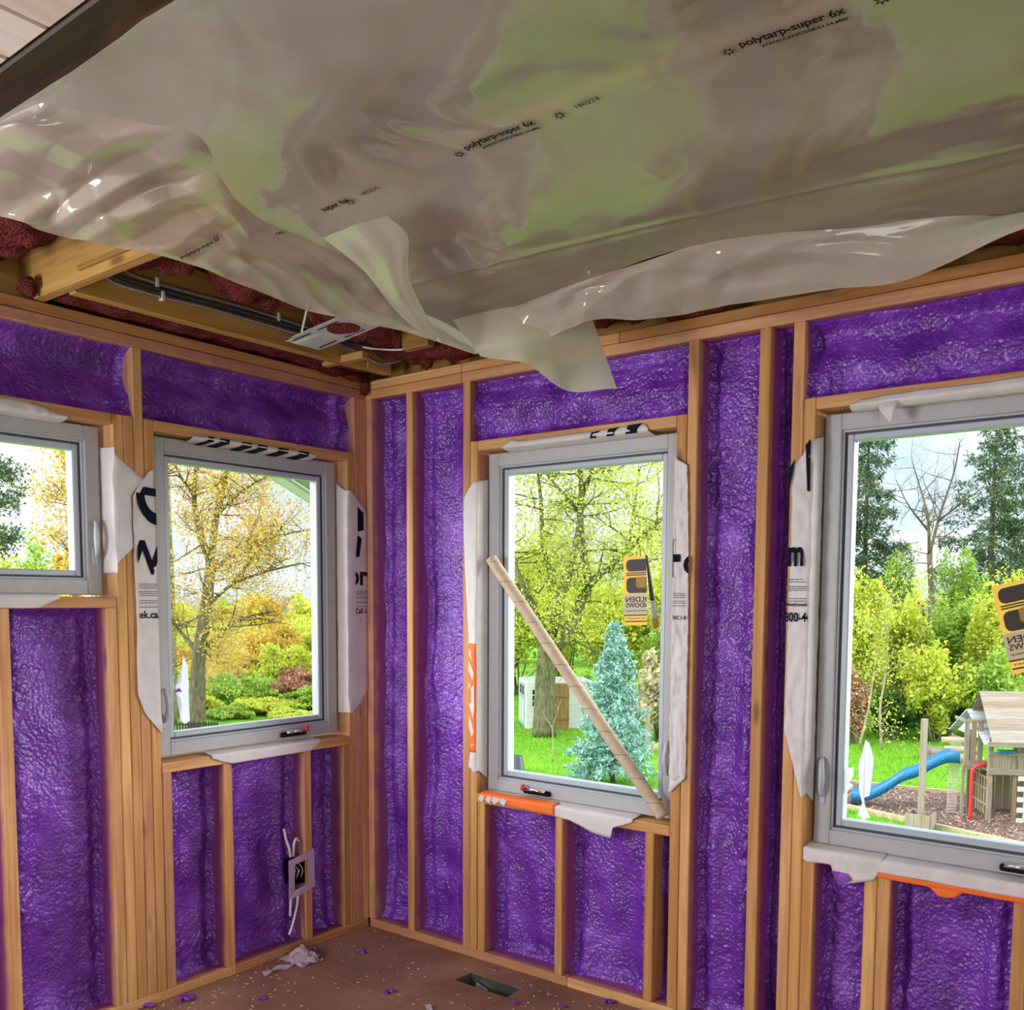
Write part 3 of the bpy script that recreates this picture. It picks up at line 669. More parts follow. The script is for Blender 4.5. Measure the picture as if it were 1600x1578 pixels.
# W1 flaps
R_ = []
for py, a in ((698, 172.5), (709, 174), (728, 198), (749, 222), (774, 203), (815, 204), (857, 206), (879, 177), (895, 175.5)):
    u, z = onwall('L', a, py); R_.append([(-1.200, .055, z), (-1.190, .012, z), (-1.184, -.005, z), (max(u, -1.183), -.006, z)])
loft('house_wrap', R_, WRAP, 'plain white house wrap pointed flap right of the short high window', wall='L', seed=6.3, nu=16, amp=.0025)
rows = []
for px, a in ((-70, 1), (0, 1), (40, 1), (60, .8), (85, .2), (104, 0)):
    u, z = onwall('L', px, 640); rows.append([(u, -.004, HB+.003+.026*a), (u, -.006, HB-.004), (u, .03, HB-.012), (u, .056, HB-.015)])
loft('house_wrap', rows, WRAP, 'white house wrap folded under the header of the short high window', wall='L', seed=7.0, nu=12, amp=.002)
sillflap('L', [(-1.70, 1.465), (U('L', 0, 940), 1.463), (U('L', 40, 940), 1.462), (U('L', 60, 940), 1.463), (U('L', 75, 940), 1.478), (U('L', 92, 940), 1.495)], 1.50, 'white house wrap folded over the sill of the short high window', 8.0)
# W3 (right wall, tube window) left flap: face and jamb, orange print
R_ = []
for py, a in ((753, 741), (780, 725), (859, 727), (970, 733), (1005, 734), (1174, 736), (1197, 734), (1206, 742)):
    u, z = onwall('R', a, py); u = min(u, .640); R_.append([(u, -.005, z), (.641, -.005, z), (.648, .012, z+.004), (.655, .056, z+.012 if py < 1190 else z-.03)])
o = loft('house_wrap', R_, WRAP, 'white house wrap with an orange printed block left of the tube window', wall='R', seed=9.0, nu=16, amp=.003)
zo1 = onwall('R', 733, 1005)[1]; zo0 = onwall('R', 735, 1174)[1]
rr = []
for z, a in ((zo1, .607), (zo1-.14, .605), (zo1-.28, .608), (zo0, .612)): rr.append([(a, -.0085, z), (.641, -.0085, z), (.6445, .012, z+.004), (.6510, .055, z+.012)])
orr = part_patch('orange_print', rr, WRAPO, o, 'R', .002, 9.0, 16, 40)
mb = MB()
def q3(pts, dd=-.0125): mb.add([P('R', u, dd, z) for u, z in pts], [tuple(range(len(pts)))])
for pts in ([(.612, zo1-.02), (.632, zo1-.05), (.630, zo1-.07), (.610, zo1-.05)], [(.610, zo1-.07), (.638, zo1-.12), (.630, zo1-.15), (.608, zo1-.11)], [(.608, zo1-.16), (.622, zo1-.17), (.610, zo1-.19)],
            [(.622, zo1-.18), (.638, zo1-.17), (.640, zo1-.27), (.632, zo1-.31), (.612, zo1-.25), (.624, zo1-.24)], [(.612, zo1-.29), (.638, zo1-.36), (.626, zo1-.385), (.610, zo1-.34)], [(.620, zo0+.025), (.636, zo0+.03), (.634, zo0+.036), (.620, zo0+.03)]): q3(pts)
def qj(pts): mb.add([P('R', .6405+.0105*t_, .056*t_-.004, z+.008*t_) for t_, z in pts], [tuple(range(len(pts)))])
for pts in ([(.25, zo1-.05), (.65, zo1-.08), (.3, zo1-.12)], [(.95, zo1-.10), (.5, zo1-.16), (.95, zo1-.19)], [(.1, zo1-.20), (.5, zo1-.17), (.95, zo1-.18), (.98, zo1-.27), (.2, zo1-.19)], [(.1, zo1-.22), (.85, zo1-.31), (.5, zo1-.315), (.15, zo1-.28)]): qj(pts)
mb.build('white_lettering', WRAP, o)
# W3 right flap
rw = strip('R', [(716, 1056, 1058), (727, 1056, 1076), (800, 1055, 1077.5), (900, 1053.5, 1078), (1000, 1051, 1077), (1100, 1049.5, 1075), (1215, 1047.5, 1072.5), (1236, 1047, 1050)], -.006)
o = loft('house_wrap', rw, WRAP, 'crinkled white house wrap with a dark letter right of the tube window', wall='R', seed=10.0, nu=16, nv=120, amp=.006, freq=34)
u0, z0 = onwall('R', 1056.5, 900)
wall_print('R', o, [('H', u0-.036, z0, .125, .03, .9)], INK, -.016, clip=(1.538, 1.567, 1.5, 1.9))
wall_print('R', o, [('c', u0+.034, z0+.01, .085, .03, 1.0)], INK, -.016, clip=(1.538, 1.600, 1.5, 1.9))
smallprint('R', o, 1.542, 1.590, [z0-.062, z0-.069, z0-.076, z0-.088, z0-.095, z0-.104], -.018)
wall_print('R', o, [('HC 1-800-4', 1.542, z0-.150, .013, .02, .9)], INK, -.016, clip=(1.54, 1.594, 1.2, 1.8))
# W3 top flap with navy strokes
rows = []
for px, py, a in ((786, 700, 0), (800, 693, 1.0), (815, 690, .55), (860, 686, .6), (920, 678, .7), (960, 672, .8), (1008, 666, .9), (1014, 672, .2)):
    u, z = onwall('R', px, py); rows.append([(u, -.004, HB+.002+.022*a), (u, -.007, HB-.003), (u, .03, HB-.011), (u, .056, HB-.014)])
o = loft('house_wrap', rows, WRAP, 'white house wrap with dark curved strokes folded under the tube window header', wall='R', seed=11.0, nu=12, amp=.002)
mb = MB()
for px0, px1, h in ((922, 940, .0), (948, 968, .004), (978, 1004, .008)):
    u0 = U('R', px0, 680); u1 = U('R', px1, 672)
    mb.add([P('R', u0+.012, -.0105, HB+.013+h), P('R', u1+.004, -.0105, HB+.016+h), P('R', u1-.014, -.0105, HB+.006), P('R', u0+.022, -.0105, HB-.002), P('R', u1-.018, -.0105, HB-.009), P('R', u0+.004, -.0105, HB-.008)], [(0, 1, 2, 3), (0, 3, 5), (3, 2, 4), (3, 4, 5)])
mb.build('printed_stroke', INK, o)
# W3 sill flap
pts = [(U('R', 752, 1245), .690), (U('R', 766, 1250), .676), (U('R', 800, 1262), .670), (U('R', 866, 1275), .664), (U('R', 890, 1280), .660), (U('R', 903, 1284), .650), (U('R', 930, 1295), .626), (U('R', 956, 1300), .618), (U('R', 959, 1300), .660), (U('R', 975, 1290), .676), (U('R', 990, 1285), .694)]
o = sillflap('R', pts, .700, 'white and orange house wrap folded over the tube window sill, corner hanging', 12.0, amp=.003)
rr = []
for px in (752, 770, 800, 830, 868):
    u = U('R', px, 1260); zb = np.interp(u, [p_[0] for p_ in pts], [p_[1] for p_ in pts])+.003; rr.append([(u, .03, .7125), (u, .01, .7095), (u, -.0085, .705), (u, -.012, .69), (u, -.012, zb)])
part_patch('orange_print', rr, WRAPO, o, 'R', .002, 12.0, 14, 40)
mb = MB()
for a, b, c in ((.665, .685, .70), (.70, .725, .735), (.735, .75, .79), (.775, .80, .815)):
    mb.add([P('R', a, -.0165, .684), P('R', b, -.0165, .672), P('R', c, -.0165, .698), P('R', b-.008, -.0165, .702)], [(0, 1, 2, 3)])
mb.build('white_lettering', WRAP, o)
# W4 left flap
R_ = []
for py, a in ((690, 1270), (712, 1255), (728, 1240), (850, 1237.5), (960, 1233.5), (1060, 1230), (1143, 1226.5), (1190, 1240), (1245, 1252)):
    u, z = onwall('R', a, py); u = min(u, 2.015); R_.append([(u, -.005, z), ((u+2.016)/2, -.007, z), (2.016, -.005, z), (2.022, .015, z+.01), (2.030, .056, z+.02 if py < 1200 else z-.02)])
o = loft('house_wrap', R_, WRAP, 'printed white house wrap with a letter and phone number beside the playhouse window', wall='R', seed=13.0, nu=20, nv=120, amp=.006, freq=22)
zz = lambda py, px=1255: onwall('R', px, py)[1]
wall_print('R', o, [('m', 1.948, zz(883), .082, .03, .60)], INK, -.016, clip=(1.945, 2.02, None, None))
wall_print('R', o, [('800-445', 1.9425, zz(971), .028, .022, .78)], INK, -.016, clip=(1.94, 2.02, None, None))
wall_print('R', o, [('Membrane/Membr', 1.945, zz(947), .011, .02, .95)], INK, -.016, clip=(1.94, 2.016, None, None))
smallprint('R', o, 1.946, 2.014, [zz(906), zz(910), zz(917), zz(920), zz(923), zz(936), zz(940)], -.016)
wall_print('R', o, [('poly', [(1.946, zz(731)), (1.966, zz(716)), (1.949, zz(765)), (1.946, zz(765))]), ('poly', [(1.997, zz(697)), (2.013, zz(688)), (2.016, zz(770)), (2.006, zz(768))])], INK, -.016)
# W4 top flap
rows = []
for px, py, a in ((1330, 640, -.2), (1345, 632, .35), (1380, 620, .5), (1450, 606, .62), (1520, 596, .55), (1600, 586, .65), (1680, 576, .6)):
    u, z = onwall('R', px, py); rows.append([(u, -.005, HB+.004+.024*a), (u, -.014, HB-.004), (u, .01, HB-.018), (u, .054, HB-.014)])
o = loft('house_wrap', rows, WRAP, 'loose white house wrap curling under the playhouse window header', wall='R', seed=14.0, nu=14, amp=.004)
part_patch('hanging_tab', [[(U('R', 1372, 628), -.012, HB-.006), (U('R', 1406, 622), -.014, HB-.002)], [(U('R', 1378, 640), -.02, HB-.030), (U('R', 1404, 632), -.022, HB-.022)], [(U('R', 1392, 655), -.016, HB-.066), (U('R', 1395, 655), -.016, HB-.066)]], WRAP, o, 'R', .003, 3, 6, 12)
# W4 sill flaps (two layers)
pts = [(U('R', 1256, 1340), .668), (U('R', 1262, 1340), .662), (U('R', 1300, 1345), .668), (U('R', 1304, 1350), .640), (U('R', 1312, 1360), .606), (U('R', 1330, 1365), .618), (U('R', 1366, 1362), .640), (U('R', 1373, 1350), .662), (U('R', 1378, 1345), .69)]
o = sillflap('R', pts, .703, 'crumpled white house wrap end with a purple-sprayed hanging corner under the playhouse window', 15.0, amp=.004)
part_patch('foam_overspray', [[(U('R', 1302, 1350), -.0125, .650), (U('R', 1326, 1350), -.0125, .648)], [(U('R', 1306, 1350), -.0125, .628), (U('R', 1334, 1350), -.0125, .632)], [(U('R', 1312, 1360), -.0125, .608), (U('R', 1322, 1365), -.0125, .614)]], FOAMBIT, o, 'R', .003, 2, 8, 12)
pts = [(2.255, .668), (2.40, .669), (2.42, .667), (2.60, .666), (2.80, .667), (2.905, .67)]
o = sillflap('R', pts, .701, 'smooth white and orange house wrap strip along the playhouse window sill', 16.0, amp=.003)
rr = [[(u, -.0085, .668), (u, -.009, .660), (u, -.0085, .652)] for u in (2.258, 2.40, 2.6, 2.905)]
part_patch('orange_print', rr, WRAPO, o, 'R', .001, 16.0, 6, 40)
part_patch('orange_print', [[(U('R', 1450, 1385), -.010, .655), (U('R', 1508, 1390), -.010, .655)], [(U('R', 1462, 1392), -.012, .640), (U('R', 1495, 1397), -.012, .636)], [(U('R', 1468, 1398), -.012, .630), (U('R', 1480, 1399), -.012, .630)]], WRAPO, o, 'R', .002, 5, 8, 10)

# ------------------------------------------------------------------ stickers and film on the panes
YEL = backlit('sticker_yellow', (.66, .38, .06), .45); STW = backlit('sticker_white', (.62, .62, .58), .4); DKB = simple('sticker_brown', (.045, .038, .032), .5, .3)
def sticker(O, ang, sc, cut, label, par_name='window_sticker', dd=.0985):
    """local sticker: 0..1 wide (.145 m), 0..1.72 tall, mirrored lettering (seen from the back); O = lower left corner (u,z)"""
    ca, sa = math.cos(ang), math.sin(ang); W_ = .145*sc
    def X(x, y, l=0): return (O[0]+W_*(x*ca-y*sa), dd-.0006*l, O[1]+W_*(x*sa+y*ca))
    e = empty(par_name, X(0, 0)); tag(e, label, 'sticker')
    def poly(name, pts, mat, l):
        V, F = clip2(np.array([(a, b, 0) for a, b in pts]), [tuple(range(len(pts)))], None, cut)
        if len(V): mesh_obj(name, [X(a, b, l) for a, b, _ in V], F, mat, e)
    poly('backing', [(0, 0), (1, 0), (1, 1.72), (0, 1.72)], YEL, 0)
    poly('white_band', [(0, .26), (1, .26), (1, .78), (0, .78)], STW, 1)
    def rr(x0, x1, y0, y1, r):
        p_ = []
        for cx_, cy_, a0 in ((x1-r, y1-r, 0), (x0+r, y1-r, 90), (x0+r, y0+r, 180), (x1-r, y0+r, 270)):
            for i in range(5): a = math.radians(a0+i*22.5); p_.append((cx_+r*math.cos(a), cy_+r*math.sin(a)))
        return p_
    poly('printed_block', rr(.08, .92, 1.34, 1.64, .12), DKB, 1)
    for y in (1.285, 1.235): poly('printed_line', [(.08, y), (.92, y), (.92, y+.03), (.08, y+.03)], DKB, 1)
    poly('printed_block', rr(.08, .92, .80, 1.19, .12), DKB, 1)
    poly('printed_tab', rr(.36, .64, .93, 1.21, .06), YEL, 2)
    poly('printed_line', [(0, .235), (1, .235), (1, .265), (0, .265)], DKB, 2); poly('printed_line', [(.03, .08), (.97, .08), (.97, .11), (.03, .11)], DKB, 2)
    mb = MB()
    for tx, y, h in (('GOLDEN', .585, .125), ('WINDOWS', .445, .115), ('BUILDERS SINCE', .345, .03), ('CALL US TODAY', .155, .035)):
        V, F = text_mesh(tx, .02); V = V.copy(); mxw = V[:, 0].max(); V[:, 0] = .94-V[:, 0]/mxw*.88; V[:, 1] = V[:, 1]/.7*h+y; V[:, 2] = 0
        V, F = clip2(V, F, None, cut)
        if len(V): MB().add([X(a, b, 3) for a, b, _ in V], F).build('mirrored_lettering', DKB, e)
    return e
e = sticker((1.279, 1.403), math.radians(2), 1.02, .66, 'yellow and grey window sticker with its edge peeled, on the tube window pane')
# peeled curl of the sticker
cv = []
for i in range(9):
    t_ = i/8; zc = 1.398+.262*(1-t_); ub = 1.372+.040*t_; cv.append([(ub-.003, .096, zc), (ub+.004, .080-.01*t_, zc), (ub+.020-.012*(1-t_), .088, zc)])
part_patch('peeled_edge', cv[:6], DKB, e, 'R', .0005, 4, 8, 20); part_patch('peeled_edge', cv[5:8], STW, e, 'R', .0005, 4, 8, 12); part_patch('peeled_edge', cv[7:], YEL, e, 'R', .0005, 4, 8, 8)
sticker((2.585, 1.288), math.radians(14.5), 1.05, None, 'tilted yellow and black window sticker on the playhouse window pane')
def film(name, pts, wall, label, amp=.002):
    pp = [(*onwall(wall, a, b, .10), 0) for a, b in pts]; V = [P(wall, u, .0965+random.uniform(-.0015, .0015), z) for u, z, _ in pp]
    b = bmesh.new(); vs = [b.verts.new(v) for v in V]; b.faces.new(vs); bmesh.ops.triangulate(b, faces=b.faces[:]); b.verts.index_update()
    F = [tuple(v.index for v in f.verts) for f in b.faces]; b.free()
    o = mesh_obj(name, V, F, FILM, None); md = o.modifiers.new('thickness', 'SOLIDIFY'); md.thickness = .001; tag(o, label, 'film', 'torn film left on the window panes'); return o
film('torn_film', [(285, 1024), (292, 1040), (294, 1070), (293, 1092), (296, 1126), (288, 1131), (281, 1125), (283, 1095), (274, 1082), (273, 1072), (282, 1064), (283, 1045)], 'L', 'larger strip of torn white film on the tall left-wall window pane')
film('torn_film', [(262, 1052), (268, 1054), (271, 1075), (266, 1090), (264, 1105), (262.5, 1108)], 'L', 'small shred of torn white film at the edge of the left-wall window pane')
film('torn_film', [(1353, 1156), (1359, 1160), (1366, 1185), (1364, 1205), (1359, 1243), (1350, 1246), (1353, 1262), (1360, 1276), (1350, 1281), (1341, 1272), (1348, 1255), (1343, 1235), (1342, 1195), (1348, 1175)], 'R', 'tall shred of torn white film on the playhouse window pane')
film('torn_film', [(1323, 1200), (1334, 1198), (1334, 1212), (1327, 1222), (1334, 1226), (1325, 1236), (1320, 1240)], 'R', 'small shred of torn white film at the edge of the playhouse window pane')
fb = MB(); q = onwall('L', 278, 1080, .09); fb.tube([P('L', q[0]-.012, .088, q[1]), P('L', q[0], .084, q[1]+.006), P('L', q[0]+.014, .088, q[1]-.002)], [.003, .007, .002], 6); o = fb.build('foam_scrap', FOAMBIT); tag(o, 'purple foam speck stuck on the film of the left-wall window pane', 'foam scrap')

# ------------------------------------------------------------------ cardboard tube leaning across the window
A, B = Vector((.694, .028, 1.660)), Vector((1.507, .004, .728))
n = 120; V, F = tube([A+(B-A)*(i/(n-1)) for i in range(n)], .0235, 24, False)
Vi, Fi = tube([A+(B-A)*(i/7) for i in range(8)], .0195, 24, False); nV = len(V); V = V+Vi; F = F+[tuple(i+nV for i in f[::-1]) for f in Fi]
for k in range(24):
    k2 = (k+1) % 24; F.append((k2, k, nV+k, nV+k2)); F.append(((n-1)*24+k, (n-1)*24+k2, nV+7*24+k2, nV+7*24+k))
o = mesh_obj('cardboard_tube', np.array(V), F, CARD, None, True); tag(o, 'long spiral wound cardboard tube leaning diagonally across the window', 'tube')
a_ = o.data.attributes.new('seam', 'FLOAT', 'POINT'); L_ = (B-A).length
vals = [(i//24)/(n-1)*L_/.105+(i % 24)/24 for i in range(n*24)]+[0.5]*(8*24)
a_.data.foreach_set('value', vals)

# ------------------------------------------------------------------ electrical box with vapour barrier flange
eb = empty('electrical_box', P('L', -.39, 0, .24)); tag(eb, 'electrical box with translucent purple plastic flange and loose wires on a stud', 'electrical box')
PLAST = None
mm_, t_, o_ = newmat('hazy_plastic'); b_ = prin(t_, None, (.62, .46, .66), .3, .5); tp_ = N(t_, 'ShaderNodeBsdfTransparent'); ms_ = N(t_, 'ShaderNodeMixShader', ins={0: .28}); t_.links.new(b_.outputs[0], ms_.inputs[1]); t_.links.new(tp_.outputs[0], ms_.inputs[2]); t_.links.new(ms_.outputs[0], o_.inputs[0]); PLAST = mm_
corner = [onwall('L', *q) for q in ((448, 1406), (491, 1384), (489, 1325), (450, 1345))]; inner = [onwall('L', *q) for q in ((459, 1391), (480, 1380), (480, 1341), (459, 1351))]
V = [P('L', u, -.006-(.012 if i == 0 else 0), z) for i, (u, z) in enumerate(corner)]+[P('L', u, -.006, z) for u, z in inner]
o = mesh_obj('flange', V, [(0, 1, 5, 4), (1, 2, 6, 5), (2, 3, 7, 6), (3, 0, 4, 7)], PLAST, eb); md = o.modifiers.new('thickness', 'SOLIDIFY'); md.thickness = .002
iu0, iu1 = -.432, -.370; iz0, iz1 = .292, .392
mb = MB()
for a, b, c, d_ in ((iu0, iu0+.003, iz0, iz1), (iu1-.003, iu1, iz0, iz1), (iu0, iu1, iz0, iz0+.003), (iu0, iu1, iz1-.003, iz1)): wbox(mb, 'L', a, b, .0, .06, c, d_)
wbox(mb, 'L', iu0, iu1, .058, .06, iz0, iz1); mb.build('box', BLACK, eb)
for i in range(4):
    u = iu0+.014+i*.012; mesh_obj('wire', *tube(catmull([P('L', u, .045, iz1-.01), P('L', u+.004, .012, iz1-.035), P('L', u-.004+.006*(i % 2), .004, iz0+.05), P('L', u+.006, .02, iz0+.02)], 16), .0022, 6), PVC if i != 2 else CHROME, eb, True)
for pts in ([(-.43, .02, .41), (-.44, .015, .45), (-.452, .02, .49), (-.455, .03, .535)], [(-.415, .02, .41), (-.418, .012, .46), (-.405, .014, .485), (-.385, .02, .47)], [(-.40, .01, .245), (-.405, .012, .20), (-.43, .008, .13), (-.455, .004, .085)], [(-.43, .02, .25), (-.44, .012, .20), (-.44, .015, .16)]):
    mesh_obj('cable_end', *tube(catmull([P('L', *q) for q in pts], 20), .0055, 7), PVC, eb, True)

# ------------------------------------------------------------------ polyethylene sheet under the ceiling
def tri(v): return 4*np.abs(v-np.floor(v+.5))-1
def facets(X, Y, seed, dirs=((.37, .9), (1.15, 1.7), (-.8, 2.2), (2.3, .6), (.5, -3.1)), wl=(.34, .25, .19, .14, .10)):
    wx = X+.05*pnoise(X*3+seed, Y*3, seed); wy = Y+.05*pnoise(X*3, Y*3+seed, seed+5); d = 0
    for i, ((a, b), l) in enumerate(zip(dirs, wl)):
        n_ = math.hypot(a, b); am = np.clip(.55+1.1*pnoise(X*2.3+i*5+seed, Y*2.3, seed+i*2), 0, 1.3); d = d+l*am*tri((wx*a+wy*b)/n_/l+seed*1.7*i)
    return d
def fz(x, y):
    x = np.asarray(x, float); y = np.asarray(y, float)
    z = 2.4335+.0045*fbm(x*1.6+1.3, y*1.6, .5, 2)-.045*np.clip(2.0-x, 0, 1.2)**2*np.clip((y+2.03)/.3, 0, 1)
    z = z-np.where(y < -1.41, .020*np.sin(np.pi*np.clip((y+2.03)/.62, 0, 1))**2, .024*np.sin(np.pi*np.clip((y+1.41)/.86, 0, 1))**2)
    # long creases running with the sheet
    t1 = y-(-.90+.16*(x-1.6)); z = z-.0045*np.exp(-(t1/.012)**2)+.003*np.exp(-((t1-.03)/.02)**2)
    # fan of pulls at the right hand fixing
    a = np.arctan2(y+.95, x-3.15); r = np.hypot(x-3.15, y+.95)
    z = z+.0035*np.sin(a*11)*np.exp(-((r-.75)/.55)**2)
    # ripples along the printed line
    z = z+.0035*np.sin(x*34+6*pnoise(x*3, y*3, .2))*np.exp(-((y+1.50)/.09)**2)*np.clip((x-1.3)/.3, 0, 1)*np.clip((2.35-x)/.3, 0, 1)
    z = z+.012*facets(x, y, 3.3)*np.clip(.25+1.5*pnoise(x*1.3+4, y*1.3, 2.2), 0, 1)+.0018*np.abs(pnoise(x*7+3, y*7, 1.5))-.0022*np.abs(pnoise(x*4.3+9, y*4.3+2*x, 4.4))
    return z
def tp(px, py, z=2.4335): return back(px, py, 2, z)
fold = catmull([tp(*q) for q in ((-60, 222), (52, 163), (100, 163), (205, 176), (310, 190), (345, 250), (372, 290), (420, 330), (500, 362), (560, 385), (620, 420), (655, 460), (715, 493))], 200)
edge = catmull([tp(*q) for q in ((-130, 312, 2.335), (-50, 322, 2.33), (0, 335, 2.325), (45, 352, 2.32), (75, 365, 2.32), (170, 384, 2.32), (270, 405, 2.32), (345, 432, 2.315), (420, 462, 2.31), (480, 486, 2.305), (565, 506, 2.30), (650, 523, 2.29), (745, 553, 2.27))], 200)
foldR = catmull([tp(*q) for q in ((715, 493), (800, 468), (900, 436), (1000, 408), (1090, 381), (1220, 362), (1350, 352), (1480, 342), (1590, 335), (1760, 300), (2000, 260))], 240)
edgeR = catmull([tp(*q) for q in ((745, 553, 2.27), (830, 535, 2.30), (925, 500, 2.335), (1000, 500, 2.325), (1090, 487, 2.315), (1170, 471, 2.312), (1300, 452, 2.305), (1420, 436, 2.305), (1600, 357, 2.365), (1760, 330, 2.385), (2000, 300, 2.39))], 240)
tv = []; tf = []
def addgrid(G):
    nu, nv = G.shape[:2]; off = len(tv); tv.extend(G.reshape(-1, 3).tolist()); tf.extend(gridF(nu, nv, off))
# main sheet: transfinite patch
nS, nT = 300, 200
Lc = fold; Rc = np.stack([np.linspace(4.0, 4.0, nT), np.linspace(-2.03, -.35, nT), np.full(nT, 2.43)], -1)
Fc = catmull([*foldR[::30], (4.0, -.35, 2.43)], nS); Fc[0] = Lc[-1]
Nc = np.stack([np.linspace(Lc[0][0], 4.0, nS), np.linspace(Lc[0][1], -2.03, nS), np.full(nS, 2.43)], -1)
Rc[0] = Nc[-1]; Rc[-1] = Fc[-1]
s = np.linspace(0, 1, nS)[:, None, None]; t = np.linspace(0, 1, nT)[None, :, None]
G = (1-s)*Lc[None]+s*Rc[None]+(1-t)*Nc[:, None]+t*Fc[:, None]-((1-s)*(1-t)*Lc[0]+s*(1-t)*Nc[-1]+(1-s)*t*Lc[-1]+s*t*Fc[-1])
G[..., 2] = fz(G[..., 0], G[..., 1]); addgrid(G)
def flap(top, bot, nv, bulge, amp, seed, freq=9.0, outdir=(.62, -.62, 0)):
    nu = len(top); top = top.copy(); top[:, 2] = fz(top[:, 0], top[:, 1]); v = np.linspace(0, 1, nv)[None, :, None]
    G = (1-v)*top[:, None]+v*bot[:, None]; sv = np.sin(np.pi*v[..., 0]*.9)
    X = np.concatenate([[0], np.cumsum(np.linalg.norm(np.diff(top, axis=0), axis=1))])[:, None]*np.ones((1, nv)); Y = v[..., 0]*.25*np.ones((nu, 1))
    cr = facets(X, Y*1.1, seed)*freq*.2; cr2 = 0
    dsp = bulge*np.sin(np.pi*v[..., 0])+amp*(cr+.45*cr2+.5*pnoise(X*5+seed, Y*6, seed+7))*np.minimum(1, v[..., 0]*4)
    G = G+dsp[..., None]*np.array(outdir)
    G[..., 2] += -.5*amp*cr*sv+.012*np.sin(np.pi*v[..., 0])**2
    addgrid(G); return G
GF = flap(fold, edge, 70, .02, .034, 2.0, 15.0)
flap(foldR, edgeR, 40, .02, .022, 5.0, 8.0, (.0, -1.0, 0))
# dog-ear corner and tucked lobe
top = catmull([tp(*q) for q in ((705, 497, 2.40), (790, 480, 2.41), (860, 478, 2.41), (925, 497, 2.40))], 40); bot = catmull([tp(*q) for q in ((750, 556, 2.262), (830, 574, 2.215), (890, 613, 2.15), (966, 609, 2.15))], 40)
v = np.linspace(0, 1, 24)[None, :, None]; u = np.linspace(0, 1, 40)[:, None]
G = (1-v)*top[:, None]+v*bot[:, None]; dd = .045*np.sin(np.pi*u)*v[..., 0]+.016*np.cos(u*11+v[..., 0]*2)*v[..., 0]; G = G+dd[..., None]*np.array((.3, -.95, 0)); addgrid(G)
lb = catmull([tp(*q) for q in ((505, 372, 2.37), (570, 425, 2.35), (618, 485, 2.315), (665, 528, 2.28))], 40); rb = catmull([tp(*q) for q in ((606, 338, 2.37), (638, 372, 2.355), (641, 440, 2.33), (690, 536, 2.28))], 40)
v = np.linspace(0, 1, 18)[None, :, None]; G = (1-v)*lb[:, None]+v*rb[:, None]; G = G+(.03*np.sin(np.pi*v[..., 0])*np.ones((40, 1))+.005*np.sin(v[..., 0]*14+u*4))[..., None]*np.array((.6, -.7, -.2)); addgrid(G)
tarp = mesh_obj('plastic_sheet', np.array(tv), tf, TARP, None, True, origin=(2, -1.2, 2.3)); tag(tarp, 'large milky polyethylene vapour barrier sheet sagging under the ceiling', 'plastic sheet')
# print on the sheet
def sheet_text(txt, x, y, h, bold=.02, xs=1.0, slope=0.0):
    V, F = text_mesh(txt, bold); X = x+V[:, 0]*h/.7*xs; Y = y-V[:, 1]*h/.7+slope*(X-x); return np.stack([X, Y, fz(X, Y)-.0035], -1), F
def leafmark(x, y, r):
    pts = []; 
    for i in range(14):
        a = 2*math.pi*i/14; rr_ = r*(1 if i % 2 == 0 else .45); pts.append((x+rr_*math.cos(a), y+rr_*math.sin(a)))
    X = np.array([p_[0] for p_ in pts]); Y = np.array([p_[1] for p_ in pts]); inx = x+(X-x)*.55; iny = y+(Y-y)*.55
    XX = np.concatenate([X, inx]); YY = np.concatenate([Y, iny]); return np.stack([XX, YY, fz(XX, YY)-.0035], -1), [(i, (i+1) % 14, 14+(i+1) % 14, 14+i) for i in range(14)]
for x0 in (1.165, 1.757, 2.365):
    sl = .02; put = lambda nm, vf: MB().add(*vf).build(nm, BLACK, tarp)
    if x0 > 1.3: put('printed_emblem', leafmark(x0+.008, -1.392, .014)); put('printed_text', sheet_text('polytarp-super 6x', x0+.032, -1.396, .0185, .025, .92, sl)); put('printed_text', sheet_text('WWW.CAN/CGSB-51.34-M86', x0+.062, -1.376, .0085, .03, .92, sl))
    else: put('printed_text', sheet_text('super 6x', 1.345, -1.396, .0185, .025, .92, sl))
    put('printed_emblem', leafmark(x0+.262, -1.388, .014)); put('printed_text', sheet_text('180224', x0+.300, -1.388, .013, .0, 1.0, sl))
